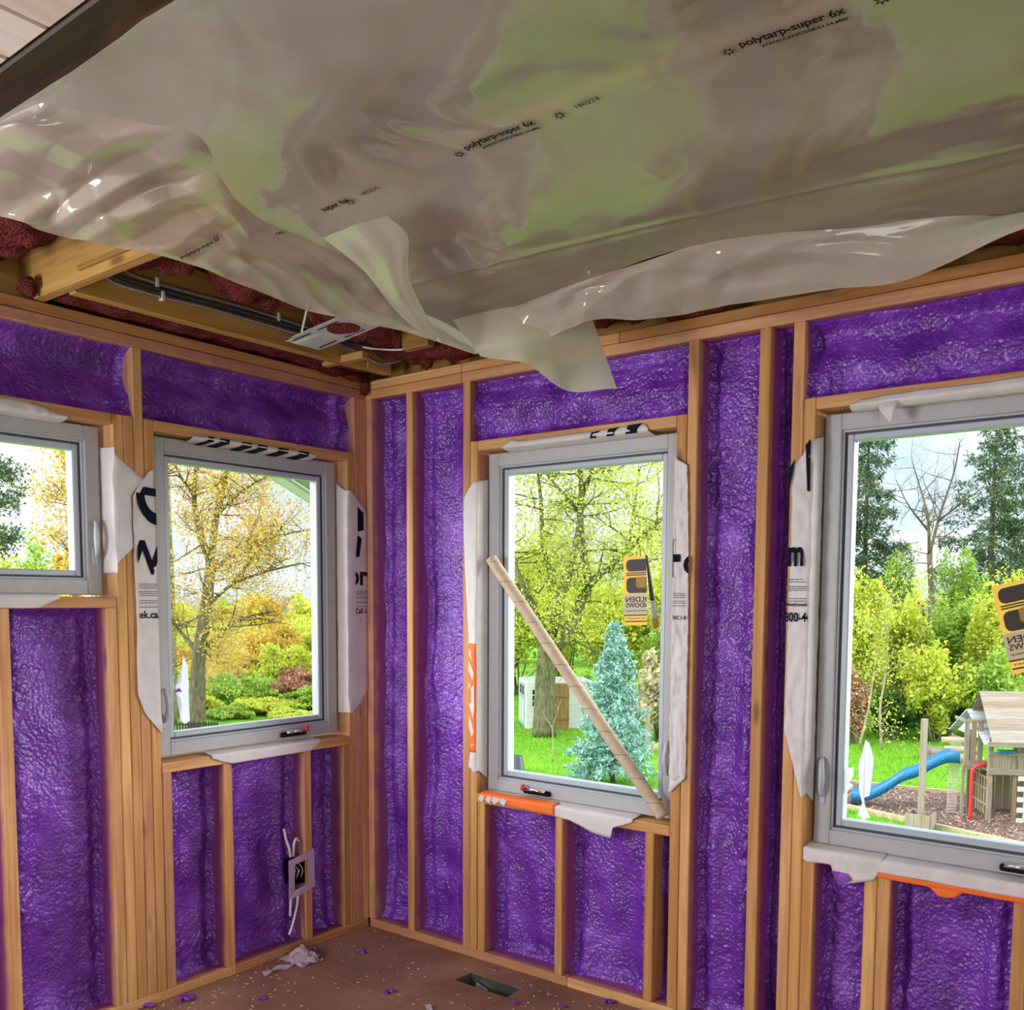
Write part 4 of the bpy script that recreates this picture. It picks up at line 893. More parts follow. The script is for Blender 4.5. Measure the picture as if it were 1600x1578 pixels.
# print on the hanging flap, laid along its surface
def pix(Pt):
    d = Pt-CAM; zc = d@Fv; return np.stack([CX+FPX*(d@Rv)/zc, CY-FPX*(d@Uv)/zc], -1)
def flap_text(G, txt, px, py, h):
    q = pix(G.reshape(-1, 3)); k = int(np.argmin(((q-np.array([px, py]))**2).sum(1))); nv = G.shape[1]; i0, j0 = divmod(k, nv); i0 = min(max(i0, 2), G.shape[0]-30); j0 = min(max(j0, 6), nv-4)
    Tu = (G[i0+8, j0]-G[i0, j0])/8; Tv = (G[i0, j0]-G[i0, j0-6])/6; V, F = text_mesh(txt, .02); out = []
    nn_ = np.cross(Tu, Tv); nn_ /= np.linalg.norm(nn_); nn_ = -nn_ if nn_@Fv > 0 else nn_; ex = Rv*.96+Uv*.27; ex = ex-nn_*(ex@nn_); ex /= np.linalg.norm(ex); ey = np.cross(nn_, ex)
    M_ = np.stack([Tu, Tv], 1); px_ = np.linalg.lstsq(M_, ex, rcond=None)[0]; py_ = np.linalg.lstsq(M_, ey, rcond=None)[0]
    for a, b, _ in V:
        w2 = (a*px_+b*py_)*h/.7; ii = min(max(i0+w2[0], 0), G.shape[0]-2.001); jj = min(max(j0+w2[1], 0), nv-2.001); i, j = int(ii), int(jj); s_, t_ = ii-i, jj-j
        p_ = G[i, j]*(1-s_)*(1-t_)+G[i+1, j]*s_*(1-t_)+G[i, j+1]*(1-s_)*t_+G[i+1, j+1]*s_*t_; nrm_ = np.cross(G[i+1, j]-G[i, j], G[i, j+1]-G[i, j]); nrm_ /= np.linalg.norm(nrm_)+1e-12
        if nrm_@Fv > 0: nrm_ = -nrm_
        out.append(p_+nrm_*.008)
    MB().add(out, F).build('printed_text', BLACK, tarp)
flap_text(GF, 'polytarp-super 6x', 283, 400, .010); flap_text(GF, '180224', 428, 362, .010)

# ------------------------------------------------------------------ debris on the floor
def scrap(x, y, r, seed, label, mat=FOAMBIT, flat=.5):
    mb = MB(); rnd = random.Random(seed)
    for i in range(5):
        a = rnd.uniform(0, 6.28); p0 = Vector((x, y, r*flat*.5)); p1 = p0+Vector((math.cos(a)*r, math.sin(a)*r, rnd.uniform(-.3, .6)*r*flat)); p2 = p1+Vector((math.cos(a+1.5)*r*.6, math.sin(a+1.5)*r*.6, 0)); p1.z = max(p1.z, .003); p2.z = .003
        mb.tube([p0, p1, p2], [r*.28, r*.22, r*.08], 6)
    o = mb.build('foam_scrap', mat, None, True); zmin = min(v.co.z for v in o.data.vertices)+o.location.z; o.location.z -= zmin-.0005; tag(o, label, 'foam scrap', 'foam scraps on the floor')
for i, (px, py, r, lab) in enumerate(((568, 1488, .022, 'curled purple foam scrap on the floor nearest the corner'), (608, 1551, .020, 'crumpled purple foam scrap on the floor left of the duct hole'), (952, 1566, .022, 'purple foam scrap lying against the bottom plate right of the duct hole'),
        (410, 1562, .016, 'small purple foam scrap at the bottom edge of the photo, below the plastic scrap'), (290, 1562, .030, 'bigger purple foam scrap beside the left wall bottom plate'), (880, 1573, .014, 'thin purple foam scrap at the bottom edge right of the duct hole'),
        (806, 1568, .013, 'thin purple foam scrap at the bottom edge just below the duct hole'), (230, 1574, .026, 'purple foam scrap at the bottom left corner of the floor'), (490, 1485, .018, 'purple foam scrap by the left bottom plate beyond the plastic scrap'), (775, 1515, .010, 'tiny purple foam scrap between duct hole and right wall'))):
    b = back(px, py, 2, 0); scrap(b[0], b[1], r, i, lab)
# crumpled plastic film scrap
b0 = back(470, 1500, 2, 0); nn = 26; gx = np.linspace(-1, 1, nn); X, Y = np.meshgrid(gx, gx, indexing='ij'); R2 = np.hypot(X, Y)
wX = b0[0]+.075*X+.02*pnoise(X*2, Y*2, 1); wY = b0[1]+.055*Y+.02*pnoise(X*2, Y*2, 4); wZ = .004+np.clip(.05*(1-R2)+.035*np.abs(pnoise(X*3, Y*3, 2)), 0, .06)
SCR = newmat('hazy_scrap_film'); mm_, t_, o_ = SCR; b_ = prin(t_, None, (.62, .50, .60), .25, .5); tp_ = N(t_, 'ShaderNodeBsdfTransparent'); ms_ = N(t_, 'ShaderNodeMixShader', ins={0: .35}); t_.links.new(b_.outputs[0], ms_.inputs[1]); t_.links.new(tp_.outputs[0], ms_.inputs[2]); t_.links.new(ms_.outputs[0], o_.inputs[0])
ps = empty('plastic_scrap', (b0[0], b0[1], 0)); tag(ps, 'crumpled scrap of clear film on the floor by the left wall', 'plastic scrap')
mesh_obj('crumpled_film', np.stack([wX, wY, wZ], -1).reshape(-1, 3), gridF(nn, nn), mm_, ps, True)
ta, tb = back(458, 1508, 2, 0), back(410, 1523, 2, 0); tt = np.linspace(0, 1, 20); dirv = (tb-ta); nrm = np.array([-dirv[1], dirv[0], 0]); nrm /= np.linalg.norm(nrm)
G = np.array([[ta+dirv*a+nrm*b*.018+np.array([0, 0, .006+.006*math.sin(a*9+b*2)]) for b in (-1, -.3, .4, 1)] for a in tt]); mesh_obj('film_tail', G.reshape(-1, 3), gridF(20, 4), mm_, ps, True)
b1 = back(670, 1574, 2, 0); mb = MB(); mb.add([b1+np.array([a, c, .004+h]) for a, c, h in ((-.03, 0, 0), (.0, -.02, .01), (.035, -.045, .004), (.05, -.03, .0), (.01, .0, .012))], [(0, 1, 4), (1, 2, 3, 4)]); o = mb.build('plastic_scrap', mm_); md = o.modifiers.new('thickness', 'SOLIDIFY'); md.thickness = .001; tag(o, 'small shiny film scrap at the bottom edge left of the duct hole', 'plastic scrap')
mb = MB()
for i in range(230):
    px = random.uniform(180, 1010); y0 = 1447+abs(px-576)*(.35 if px < 576 else .33)
    py = random.uniform(y0+4, 1600); b = back(px, py, 2, 0)
    if hx0-.02 < b[0] < hx1+.02 and hy0-.02 < b[1] < hy1+.02 or b[0] < .01 or b[1] > -.01: continue
    a = random.uniform(0, 3.14); l = random.uniform(.002, .007); mb.beam((b[0]-l*math.cos(a), b[1]-l*math.sin(a), .0022), (b[0]+l*math.cos(a), b[1]+l*math.sin(a), .003), random.uniform(.002, .005), .0025)
o = mb.build('sawdust_chips', CHIP); tag(o, 'scattered pale wood chips and sawdust on the subfloor', 'wood chips', kind='stuff')

# ================================================================== outdoors
def leafmat(name, c0, c1, c2, trans=.35, rough=.5):
    m, t, o = newmat(name); g = N(t, 'ShaderNodeNewGeometry'); col = ramp(t, g.outputs['Random Per Island'], (0.0, c0), (.5, c1), (1.0, c2))
    b = prin(t, None, col, rough, .25); tr = N(t, 'ShaderNodeBsdfTranslucent'); t.links.new(col, tr.inputs[0])
    ms = N(t, 'ShaderNodeMixShader', ins={0: trans}); t.links.new(b.outputs[0], ms.inputs[1]); t.links.new(tr.outputs[0], ms.inputs[2]); t.links.new(ms.outputs[0], o.inputs[0]); return m
LYG = leafmat('chartreuse_leaves', (.42, .50, .04), (.62, .68, .08), (.80, .78, .18))
LYO = leafmat('golden_leaves', (.55, .26, .04), (.74, .50, .08), (.70, .64, .13))
LGR = leafmat('spring_green_leaves', (.16, .34, .04), (.36, .52, .08), (.55, .64, .13))
LDK = leafmat('deep_green_leaves', (.045, .11, .025), (.09, .19, .04), (.18, .28, .06))
LPK = leafmat('reddish_buds', (.42, .16, .10), (.55, .27, .18), (.62, .42, .28))
LBG = leafmat('pale_blossom', (.62, .50, .32), (.75, .66, .48), (.60, .58, .25))
NBL = leafmat('blue_spruce_needles', (.14, .32, .27), (.30, .54, .48), (.55, .76, .72), .15)
NDK = leafmat('conifer_needles', (.05, .10, .05), (.09, .16, .07), (.16, .22, .09), .15)
GRASSL = leafmat('grass_blades', (.13, .36, .02), (.22, .52, .03), (.40, .62, .06), .3)
def bark(name, c0, c1):
    m, t, o = newmat(name); v = coords(t, (9, 9, 2.0)); n = noise(t, v, 1.6, 5.0, .65); prin(t, o, ramp(t, n, (.35, c0), (.68, c1)), .85, .15, 0, n, .9, .06); return m
BARK = bark('grey_bark', (.075, .062, .040), (.24, .20, .125)); BARKL = bark('pale_stem_bark', (.30, .24, .15), (.50, .42, .28)); BARKG = bark('mossy_bark', (.085, .085, .035), (.26, .25, .13))

def grass_mat():
    m, t, o = newmat('lawn_grass'); v = coords(t, (1, 1, 1), rnd=False); n = noise(t, v, .55, 5.0, .6); f = noise(t, v, 14.0, 4.0, .7)
    col = ramp(t, n, (.30, (.20, .24, .05)), (.45, (.15, .36, .025)), (.7, (.25, .50, .04))); col = mixc(t, mth(t, 'MULTIPLY', f, .5), col, (.06, .17, .012))
    prin(t, o, col, .9, .1, 0, f, 1.0, .05); return m
gr = MB(); nx = 60
gx = np.linspace(-75, 40, nx); gy = np.linspace(-30, 85, nx); X, Y = np.meshgrid(gx, gy, indexing='ij'); Zg = GZ+.02*pnoise(X*.2, Y*.2, 1)*0
o = mesh_obj('lawn', np.stack([X, Y, Zg], -1).reshape(-1, 3), gridF(nx, nx), grass_mat(), None, True, origin=(0, 0, 0)); tag(o, 'bright green lawn of the back yard', 'lawn', kind='structure')

def leaves(C0, size, seed, droop=0.0, thin=.55):
    r = np.random.default_rng(seed); n = len(C0); a = r.normal(size=(n, 3)); a /= np.linalg.norm(a, axis=1)[:, None]; a[:, 2] -= droop
    a /= np.linalg.norm(a, axis=1)[:, None]; b = np.cross(a, r.normal(size=(n, 3))); b /= np.linalg.norm(b, axis=1)[:, None]+1e-9; c = np.cross(a, b)
    s = size*(.6+.8*r.random(n))[:, None]
    V = np.stack([C0-a*s*.5, C0+b*s*thin*.5+c*s*.10, C0+a*s*.5, C0-b*s*thin*.5+c*s*.10], 1).reshape(-1, 3)
    F = (np.arange(n)[:, None]*4+np.arange(4)[None]); return V, F
def fast_obj(name, V, F, mat, parent):
    me = bpy.data.meshes.new(name); n = len(V); me.vertices.add(n); me.vertices.foreach_set('co', np.asarray(V, np.float32).ravel()); k = F.shape[1]
    me.loops.add(F.size); me.loops.foreach_set('vertex_index', F.ravel().astype(np.int32)); me.polygons.add(len(F)); me.polygons.foreach_set('loop_start', np.arange(0, F.size, k, dtype=np.int32)); me.update(calc_edges=True); me.validate()
    me.materials.append(mat); o = bpy.data.objects.new(name, me); link(o, parent)
    if parent is not None: o.location = -parent_world(parent)
    return o
def grow(mb, tips, p, d, L, r, lvl, rnd, up=.25, sides=5, nch=(2, 4), spread=.75):
    n = 4; pts = [p]; q = p; dd = d
    for i in range(n):
        dd = (dd+Vector((rnd.gauss(0, .16), rnd.gauss(0, .16), rnd.gauss(0, .12)+up*.12))).normalized(); q = q+dd*(L/n); pts.append(q)
    mb.tube(pts, [r*(1-.65*i/n) for i in range(n+1)], sides, False)
    for i in range(1, n+1): tips.append((pts[i], lvl))
    if lvl > 0:
        for c in range(rnd.randint(*nch)):
            k = rnd.randint(1, n); nd = (dd+Vector((rnd.gauss(0, spread), rnd.gauss(0, spread), rnd.gauss(0, spread*.6)+up*.5))).normalized()
            grow(mb, tips, pts[k], nd, L*rnd.uniform(.5, .75), r*(1-.65*k/n)*.7, lvl-1, rnd, up, max(3, sides-1), nch, spread)
def tree(name, label, base, limbs, leaf, lsize, per, seed, lvl=2, tw=1.4, barkm=BARK, cloud=.5, minz=None, group=None, twig_r=.035, extra=None, cat='tree', trunk_sides=10, prune=None):
    """limbs: list of (points, r0, r1); twigs grow along them"""
    rnd = random.Random(seed); e = empty(name, base); tag(e, label, cat, group)
    tm = MB(); br = MB(); tips = []
    for pts, r0, r1, sprout in limbs:
        c = catmull(pts, max(6, 4*len(pts))); n = len(c); tm.tube([Vector(x) for x in c], [r0+(r1-r0)*i/(n-1) for i in range(n)], trunk_sides, True)
        for i in range(n):
            if rnd.random() < sprout:
                d = Vector((rnd.gauss(0, 1), rnd.gauss(0, 1), rnd.gauss(.25, .5))).normalized(); grow(br, tips, Vector(c[i]), d, tw*rnd.uniform(.6, 1.3), min(twig_r, (r0+(r1-r0)*i/(n-1))*.6), lvl, rnd)
    tm.build('trunk', barkm, e, True)
    if br.V: o = br.build('branches', barkm, e, True); o['kind'] = 'stuff'
    if leaf is not None and tips:
        T = np.array([tuple(t_[0]) for t_ in tips]); r = np.random.default_rng(seed); C0 = np.repeat(T, per, 0); C0 = C0+r.normal(size=C0.shape)*cloud
        if extra is not None: C0 = np.vstack([C0, extra])
        if minz is not None: C0 = C0[C0[:, 2] > minz]
        o = fast_obj('foliage', *leaves(C0, lsize, seed), leaf, e); o['kind'] = 'stuff'
    return e
def blob(c, r, n, seed, hollow=.15):
    g = np.random.default_rng(seed); v = g.normal(size=(n, 3)); v /= np.linalg.norm(v, axis=1)[:, None]; rad = (hollow+(1-hollow)*g.random(n)**.6)
    rad *= 1+.30*pnoise(v[:, 0]*2.2+seed, v[:, 1]*2.2, v[:, 2]*2.2)+.15*pnoise(v[:, 0]*5+seed, v[:, 1]*5, v[:, 2]*5)
    return np.array(c)+v*rad[:, None]*np.array(r)
def bush(name, label, c, r, n, leaf, lsize, seed, lumps=9, stems=6, barkm=BARKL, group=None, cat='bush', stem_r=.03):
    rnd = random.Random(seed); base = (c[0], c[1], GZ); e = empty(name, base); tag(e, label, cat, group)
    pts = []; c = np.array(c, float); r = np.array(r, float)
    lumps = lumps*3
    for i in range(lumps):
        v = np.array([rnd.gauss(0, 1), rnd.gauss(0, 1), rnd.gauss(0, .8)]); v /= np.linalg.norm(v); f_ = rnd.uniform(.2, .85); pts.append(blob(c+v*r*f_, r*rnd.uniform(.16, .40)*np.array([1, 1, rnd.uniform(.6, 1.2)]), n//lumps, seed*31+i))
    A_ = np.vstack(pts); A_ = A_[A_[:, 2] > GZ+.02]
    o = fast_obj('foliage', *leaves(A_, lsize, seed), leaf, e); o['kind'] = 'stuff'
    sm = MB()
    for i in range(stems):
        tgt = A_[rnd.randrange(len(A_))]; b = Vector((c[0]+rnd.gauss(0, .3)*r[0]*.5, c[1]+rnd.gauss(0, .3)*r[1]*.5, GZ)); mid = (b+Vector(tgt))*.5+Vector((rnd.gauss(0, .2), rnd.gauss(0, .2), .2))
        sm.tube([b, mid, Vector(tgt)], [stem_r, stem_r*.7, stem_r*.25], 5)
    sm.build('stems', barkm, e, True); return e
def px_limb(pts, dep, r0, r1, sprout=.7, jit=0.0, seed=0):
    rnd = random.Random(seed); return ([at(a, b, dep+(0 if i == 0 else rnd.uniform(-jit, jit))) for i, (a, b) in enumerate(pts)], r0, r1, sprout)

# --- tree seen through the tall left-wall window
D1 = 32.4; b1 = ground(306, 1140)
limbs = [([tuple(b1), at(309, 1085, D1), at(311, 1024, D1), at(322, 950, D1), at(329, 880, D1)], .30, .17, .12),
         px_limb([(329, 880), (312, 830), (303, 775), (307, 715), (300, 640)], D1, .14, .05, .8, .8, 1), px_limb([(329, 880), (338, 806), (352, 750), (362, 700), (372, 630)], D1, .14, .05, .8, .8, 2),
         px_limb([(330, 895), (360, 870), (402, 847), (440, 836), (480, 828)], D1, .08, .03, .95, 1.5, 3), px_limb([(322, 950), (360, 915), (410, 895), (470, 880)], D1, .07, .03, .95, 1.5, 4),
         px_limb([(312, 1020), (345, 991), (385, 965), (430, 955)], D1, .08, .03, .9, 1.0, 5), px_limb([(310, 1022), (285, 991), (262, 960), (245, 920)], D1, .07, .03, .9, 1.0, 6), px_limb([(338, 806), (375, 770), (420, 740), (470, 700)], D1, .06, .02, .95, 1.0, 7), px_limb([(303, 775), (280, 740), (262, 700)], D1, .06, .02, .9, 1.0, 8)]
tree('maple_tree', 'forked tree with golden spring leaves outside the tall left-wall window', tuple(b1), limbs, LYO, .095, 4, 11, 2, 1.5, BARK, .22, None, None, .035)
D1b = 36.0; b1b = ground(268, 1130)
tree('maple_tree', 'thin mossy trunk at the left edge of the tall left-wall window view', tuple(b1b), [([tuple(b1b), at(268, 1000, D1b), at(266, 917, D1b), at(262, 800, D1b), at(259, 690, D1b)], .22, .10, .5)], LYO, .10, 2, 12, 2, 1.6, BARKG, .3)
k_ = 0
for i, (px, top, wd, leaf, dep, lab) in enumerate(((262, 985, 60, LYO, 45, 'golden tree crown at the left of the left-wall window, behind the trunk'), (330, 965, 85, LYG, 50, 'yellow green tree crown behind the forked trunk'), (410, 958, 80, LYO, 46, 'golden tree crown right of the forked trunk'), (480, 945, 75, LYG, 52, 'tall yellow green tree at the right edge of the left-wall window'),
        (370, 1050, 70, LGR, 39, 'green shrub low behind the forked trunk'), (455, 1040, 60, LPK, 41, 'bare reddish shrub low in the left-wall window'), (290, 1060, 55, LGR, 40, 'green shrub low at the left of the left-wall window'), (420, 1090, 60, LYG, 37, 'low yellow green shrub at the foot of the left-wall window view'), (485, 1070, 45, LGR, 38, 'green shrub at the right edge of the left-wall window'), (350, 1010, 70, LYO, 43, 'golden thicket low behind the forked trunk'), (440, 1000, 60, LYG, 42, 'yellow green thicket right behind the forked trunk'), (300, 1085, 50, LYG, 36.5, 'yellow green shrub at the foot of the forked trunk'), (360, 1105, 45, LGR, 35.5, 'green shrub at the middle foot of the left-wall window view'), (265, 1030, 45, LYG, 44, 'yellow green thicket at the left edge of the left-wall window'), (450, 1110, 45, LYG, 35, 'bright shrub at the right foot of the left-wall window view'))):
    c = at(px, top, dep); h = c[2]-GZ; bush('tree' if h > 3 else 'shrub', lab, (c[0], c[1], GZ+h*.52), (wd*dep/FPX, wd*dep/FPX, h*.5), 11000 if h > 3 else 7000, leaf, .17 if h > 3 else .14, 100+i, 14, 10, BARKL if i % 2 else BARK, 'trees beyond the left wall', 'tree' if h > 3 else 'shrub', .05)
# --- seen through the short high window
for i, (px, top, wd, leaf, dep, lab) in enumerate(((-10, 815, 40, LYG, 42, 'yellow green tree at the left edge of the short high window'), (45, 845, 45, LGR, 48, 'rounded green tree in the middle of the short high window'), (100, 845, 38, LYO, 40, 'golden tree at the right of the short high window'), (60, 880, 60, LYG, 36, 'broad yellow green tree low in the short high window'))):
    c = at(px, top, dep); h = c[2]-GZ; bush('tree', lab, (c[0], c[1], GZ+h*.55), (wd*dep/FPX, wd*dep/FPX, h*.47), 7000, leaf, .22, 150+i, 12, 8, BARK, 'trees beyond the left wall', 'tree', .06)
Dp = 30.0; bp = ground(-25, 1160)
tree('pine_tree', 'dark pine branch reaching in at the left edge of the short high window', tuple(bp), [([tuple(bp), at(-30, 950, Dp), at(-25, 700, Dp)], .2, .1, .2), px_limb([(-25, 860), (0, 850), (20, 836)], Dp, .06, .02, 1.0, .3, 1), px_limb([(-25, 800), (0, 790), (30, 782)], Dp, .06, .02, 1.0, .3, 2), px_limb([(-25, 750), (-5, 745), (10, 735)], Dp, .06, .02, 1.0, .3, 3)], NDK, .11, 5, 31, 1, .6, BARK, .12)
Do = 28.0; bo = ground(112, 1160)
tree('maple_tree', 'branch with reddish golden buds at the right edge of the short high window', tuple(bo), [([tuple(bo), at(118, 900, Do), at(125, 700, Do)], .12, .05, .3), px_limb([(119, 880), (100, 850), (85, 835)], Do, .04, .015, 1.0, .3, 1), px_limb([(121, 800), (100, 775), (85, 755)], Do, .04, .015, 1.0, .3, 2), px_limb([(122, 740), (105, 715), (90, 700)], Do, .04, .015, 1.0, .3, 3)], LYO, .10, 5, 32, 1, .6, BARK, .2)

# --- big tree seen through the tube window
D2 = 31.2; b2 = ground(850, 1151)
limbs = [([tuple(b2), at(851, 1110, D2), at(852, 1063, D2), at(856, 1010, D2)], .40, .30, .05),
         px_limb([(856, 1015), (879, 1000), (907, 942), (921, 915), (940, 895), (981, 859), (1041, 804)], D2, .24, .06, .6, .8, 1), px_limb([(921, 915), (911, 859), (907, 785), (925, 734), (940, 660)], D2, .15, .06, .7, .8, 2),
         px_limb([(857, 1010), (874, 938), (897, 868), (908, 790), (905, 700)], D2, .20, .06, .6, .8, 3), px_limb([(854, 1010), (835, 950), (815, 910), (800, 860), (795, 780)], D2, .14, .05, .8, .8, 4),
         px_limb([(874, 938), (850, 860), (845, 780), (835, 700)], D2, .10, .04, .8, 1.2, 5), px_limb([(981, 859), (990, 800), (1000, 730)], D2, .07, .03, .9, 1.0, 6), px_limb([(940, 895), (985, 885), (1040, 870)], D2, .06, .02, .95, 1.0, 7), px_limb([(905, 800), (870, 760), (850, 735)], D2, .07, .03, .9, 1.0, 8), px_limb([(925, 740), (970, 720), (1010, 690)], D2, .06, .02, .9, 1, 9)]
tree('maple_tree', 'big old tree with yellow green spring leaves outside the tube window', tuple(b2), limbs, LYG, .11, 4, 21, 2, 1.6, BARKG, .32, at(850, 1000, D2)[2], None, .04, trunk_sides=14)
for i, (px, top, wd, leaf, dep, lab) in enumerate(((800, 800, 70, LYG, 44, 'yellow green tree behind the shed at the left of the tube window'), (880, 840, 75, LYG, 48, 'yellow green tree straight behind the big old trunk'), (960, 880, 75, LYG, 43, 'yellow green tree behind the blue spruce'), (1030, 850, 70, LYG, 45, 'yellow green tree at the right edge of the tube window'), (1035, 1010, 42, LBG, 30, 'pale blossoming shrub right of the blue spruce'), (985, 1075, 45, LBG, 34, 'pale bare shrub behind the blue spruce'), (905, 1045, 30, LGR, 38, 'green shrub behind the shed'), (1040, 960, 40, LGR, 38, 'green tree right of the blue spruce'))):
    c = at(px, top, dep); h = c[2]-GZ; bush('tree' if h > 3 else 'shrub', lab, (c[0], c[1], GZ+h*.53), (wd*dep/FPX, wd*dep/FPX, h*.5), int(3500*max(1, h/2.2)), leaf, .21 if h > 3 else .12, 200+i, 16, 12, BARKG if h > 3 else BARKL, 'trees behind the yard', 'tree' if h > 3 else 'shrub', .05)
# blue spruce
def spruce(name, label, base, Ht, R0, mat, seed, whorls=16, nb=12, lsize=.13, per=26, droop=.12, bare=.07, cat='tree', irregular=.15, skirt=0.0, group=None):
    rnd = random.Random(seed); e = empty(name, tuple(base)); tag(e, label, cat, group); base = Vector(base)
    tm = MB(); tm.tube([base, base+Vector((0, 0, Ht*.5)), base+Vector((0, 0, Ht))], [R0*.055, R0*.035, .008], 8); tm.build('trunk', BARK, e, True)
    bm = MB(); pts = []
    for w_ in range(whorls):
        f = (w_+.5)/whorls; z = Ht*(bare+(1-bare)*f); L = R0*(1-f)**.8+.06
        for k in range(nb):
            a = rnd.uniform(0, 6.283); l = L*(1+rnd.uniform(-irregular*2, irregular)); d = Vector((math.cos(a), math.sin(a), 0)); p0 = base+Vector((0, 0, z)); zz = z+rnd.uniform(-.05, .05)*Ht/whorls*4
            p0.z = base.z+zz; p1 = p0+d*l*.55+Vector((0, 0, -droop*l)); p2 = p0+d*l+Vector((0, 0, -droop*l*.8)); bm.tube([p0, p1, p2], [.012+.006*l, .009, .003], 4, False)
            m_ = max(4, int(per*l/R0)); 
            for i in range(m_):
                s = rnd.uniform(.22, 1.02); q = p0.lerp(p1, s/.55) if s < .55 else p1.lerp(p2, (s-.55)/.45); wd = .20*l*(1.1-s); sd_ = Vector((-d.y, d.x, 0)); pts.append(tuple(q+sd_*rnd.gauss(0, wd)+Vector((0, 0, rnd.gauss(0, .02)-abs(rnd.gauss(0, skirt))))))
    o = bm.build('branches', BARK, e, True); o['kind'] = 'stuff'
    C0 = np.array(pts); C0 = np.repeat(C0, 3, 0)+np.random.default_rng(seed).normal(size=(len(pts)*3, 3))*lsize*.35
    o = fast_obj('needles', *leaves(C0, lsize, seed, .15, .30), mat, e); o['kind'] = 'stuff'; return e
spruce('blue_spruce', 'young blue spruce standing on the lawn outside the tube window', ground(957, 1226), 3.95, 1.12, NBL, 41, 17, 13, .14, 30)
# --- conifers and hedge outside the playhouse window
for i, (px, top, dep, R0, lab, wh, drp) in enumerate(((1362, 560, 44, 3.0, 'tall sparse conifer at the left of the playhouse window', 15, .30), (1560, 600, 42, 3.6, 'tall dark conifer at the upper right of the playhouse window', 16, .30), (1640, 560, 48, 3.6, 'tall dark conifer beyond the right edge of the playhouse window', 16, .3))):
    c = at(px, top, dep); spruce('conifer', lab, (c[0], c[1], GZ), c[2]-GZ, R0, NDK, 50+i, wh+3, 8, .24, 70, drp, .12, 'tree', .25, .25, 'conifers behind the hedge')
D3 = 39; b3 = ground(1455, 1120)
tree('bare_tree', 'bare branching tree between the two conifers', tuple(b3), [([tuple(b3), at(1456, 950, D3), at(1452, 866, D3)], .16, .10, .2), px_limb([(1452, 866), (1450, 810), (1440, 770), (1425, 720)], D3, .07, .02, .9, .6, 1), px_limb([(1452, 866), (1470, 800), (1490, 740), (1500, 690)], D3, .07, .02, .9, .6, 2), px_limb([(1451, 830), (1420, 790), (1400, 750)], D3, .05, .015, .9, .6, 3), px_limb([(1465, 815), (1510, 780), (1540, 760)], D3, .05, .015, .9, .6, 4)], None, .08, 1, 61, 3, 1.5, BARK, .3, None, None, .025)
for i, (px, top, wd, leaf, dep, lab) in enumerate(((1350, 880, 48, LYG, 31, 'yellow green bush at the left of the hedge'), (1420, 890, 55, LYG, 33, 'yellow green bush in the middle of the hedge'), (1500, 905, 55, LGR, 34, 'green bush in the middle of the hedge'), (1570, 880, 55, LYG, 32, 'yellow green bush at the right of the hedge'), (1640, 870, 60, LYG, 33, 'yellow green bush beyond the right edge of the hedge'), (1460, 1000, 55, LYG, 30, 'low bright bush at the front of the hedge'), (1550, 1010, 55, LGR, 30, 'low green bush at the front of the hedge by the playhouse'), (1338, 1040, 26, LPK, 29.5, 'reddish budding bush at the left edge of the hedge'), (1390, 1075, 45, LDK, 30.5, 'dark undergrowth at the left foot of the hedge'), (1470, 1080, 55, LDK, 31, 'dark undergrowth at the middle foot of the hedge'), (1550, 1085, 55, LDK, 31.5, 'dark undergrowth behind the playhouse'), (1510, 850, 50, LGR, 40, 'tall green tree behind the hedge'), (1395, 860, 45, LGR, 41, 'tall green tree left behind the hedge'))):
    c = at(px, top, dep); h = c[2]-GZ; bush('hedge_bush' if i < 11 else 'tree', lab, (c[0], c[1], GZ+h*.54), (wd*dep/FPX, wd*dep/FPX*.9, h*.5), int(3600*max(1, h/2)), leaf, .155, 300+i, 16, 14, BARKL, 'hedge behind the playground', 'bush' if i < 11 else 'tree', .035)
for i, (a, b, dep, lab) in enumerate(((1345, 1380, 29.0, 'slim pale sapling stem at the left of the hedge'), (1370, 1392, 28.6, 'taller slim pale sapling in front of the hedge'))):
    g0 = at(a+8 if i else a-3, 1165, dep); g0[2] = GZ
    tree('sapling', lab, tuple(g0), [([tuple(g0), at((a+b)/2-6, 1110, dep), at((a+b)/2+3, 1050, dep+.4), at(b-4, 985, dep), at(b+4, 925, dep-.3)], .04, .010, .8)], LYG, .09, 2, 70+i, 1, .8, BARKL, .25, None, None, .012)

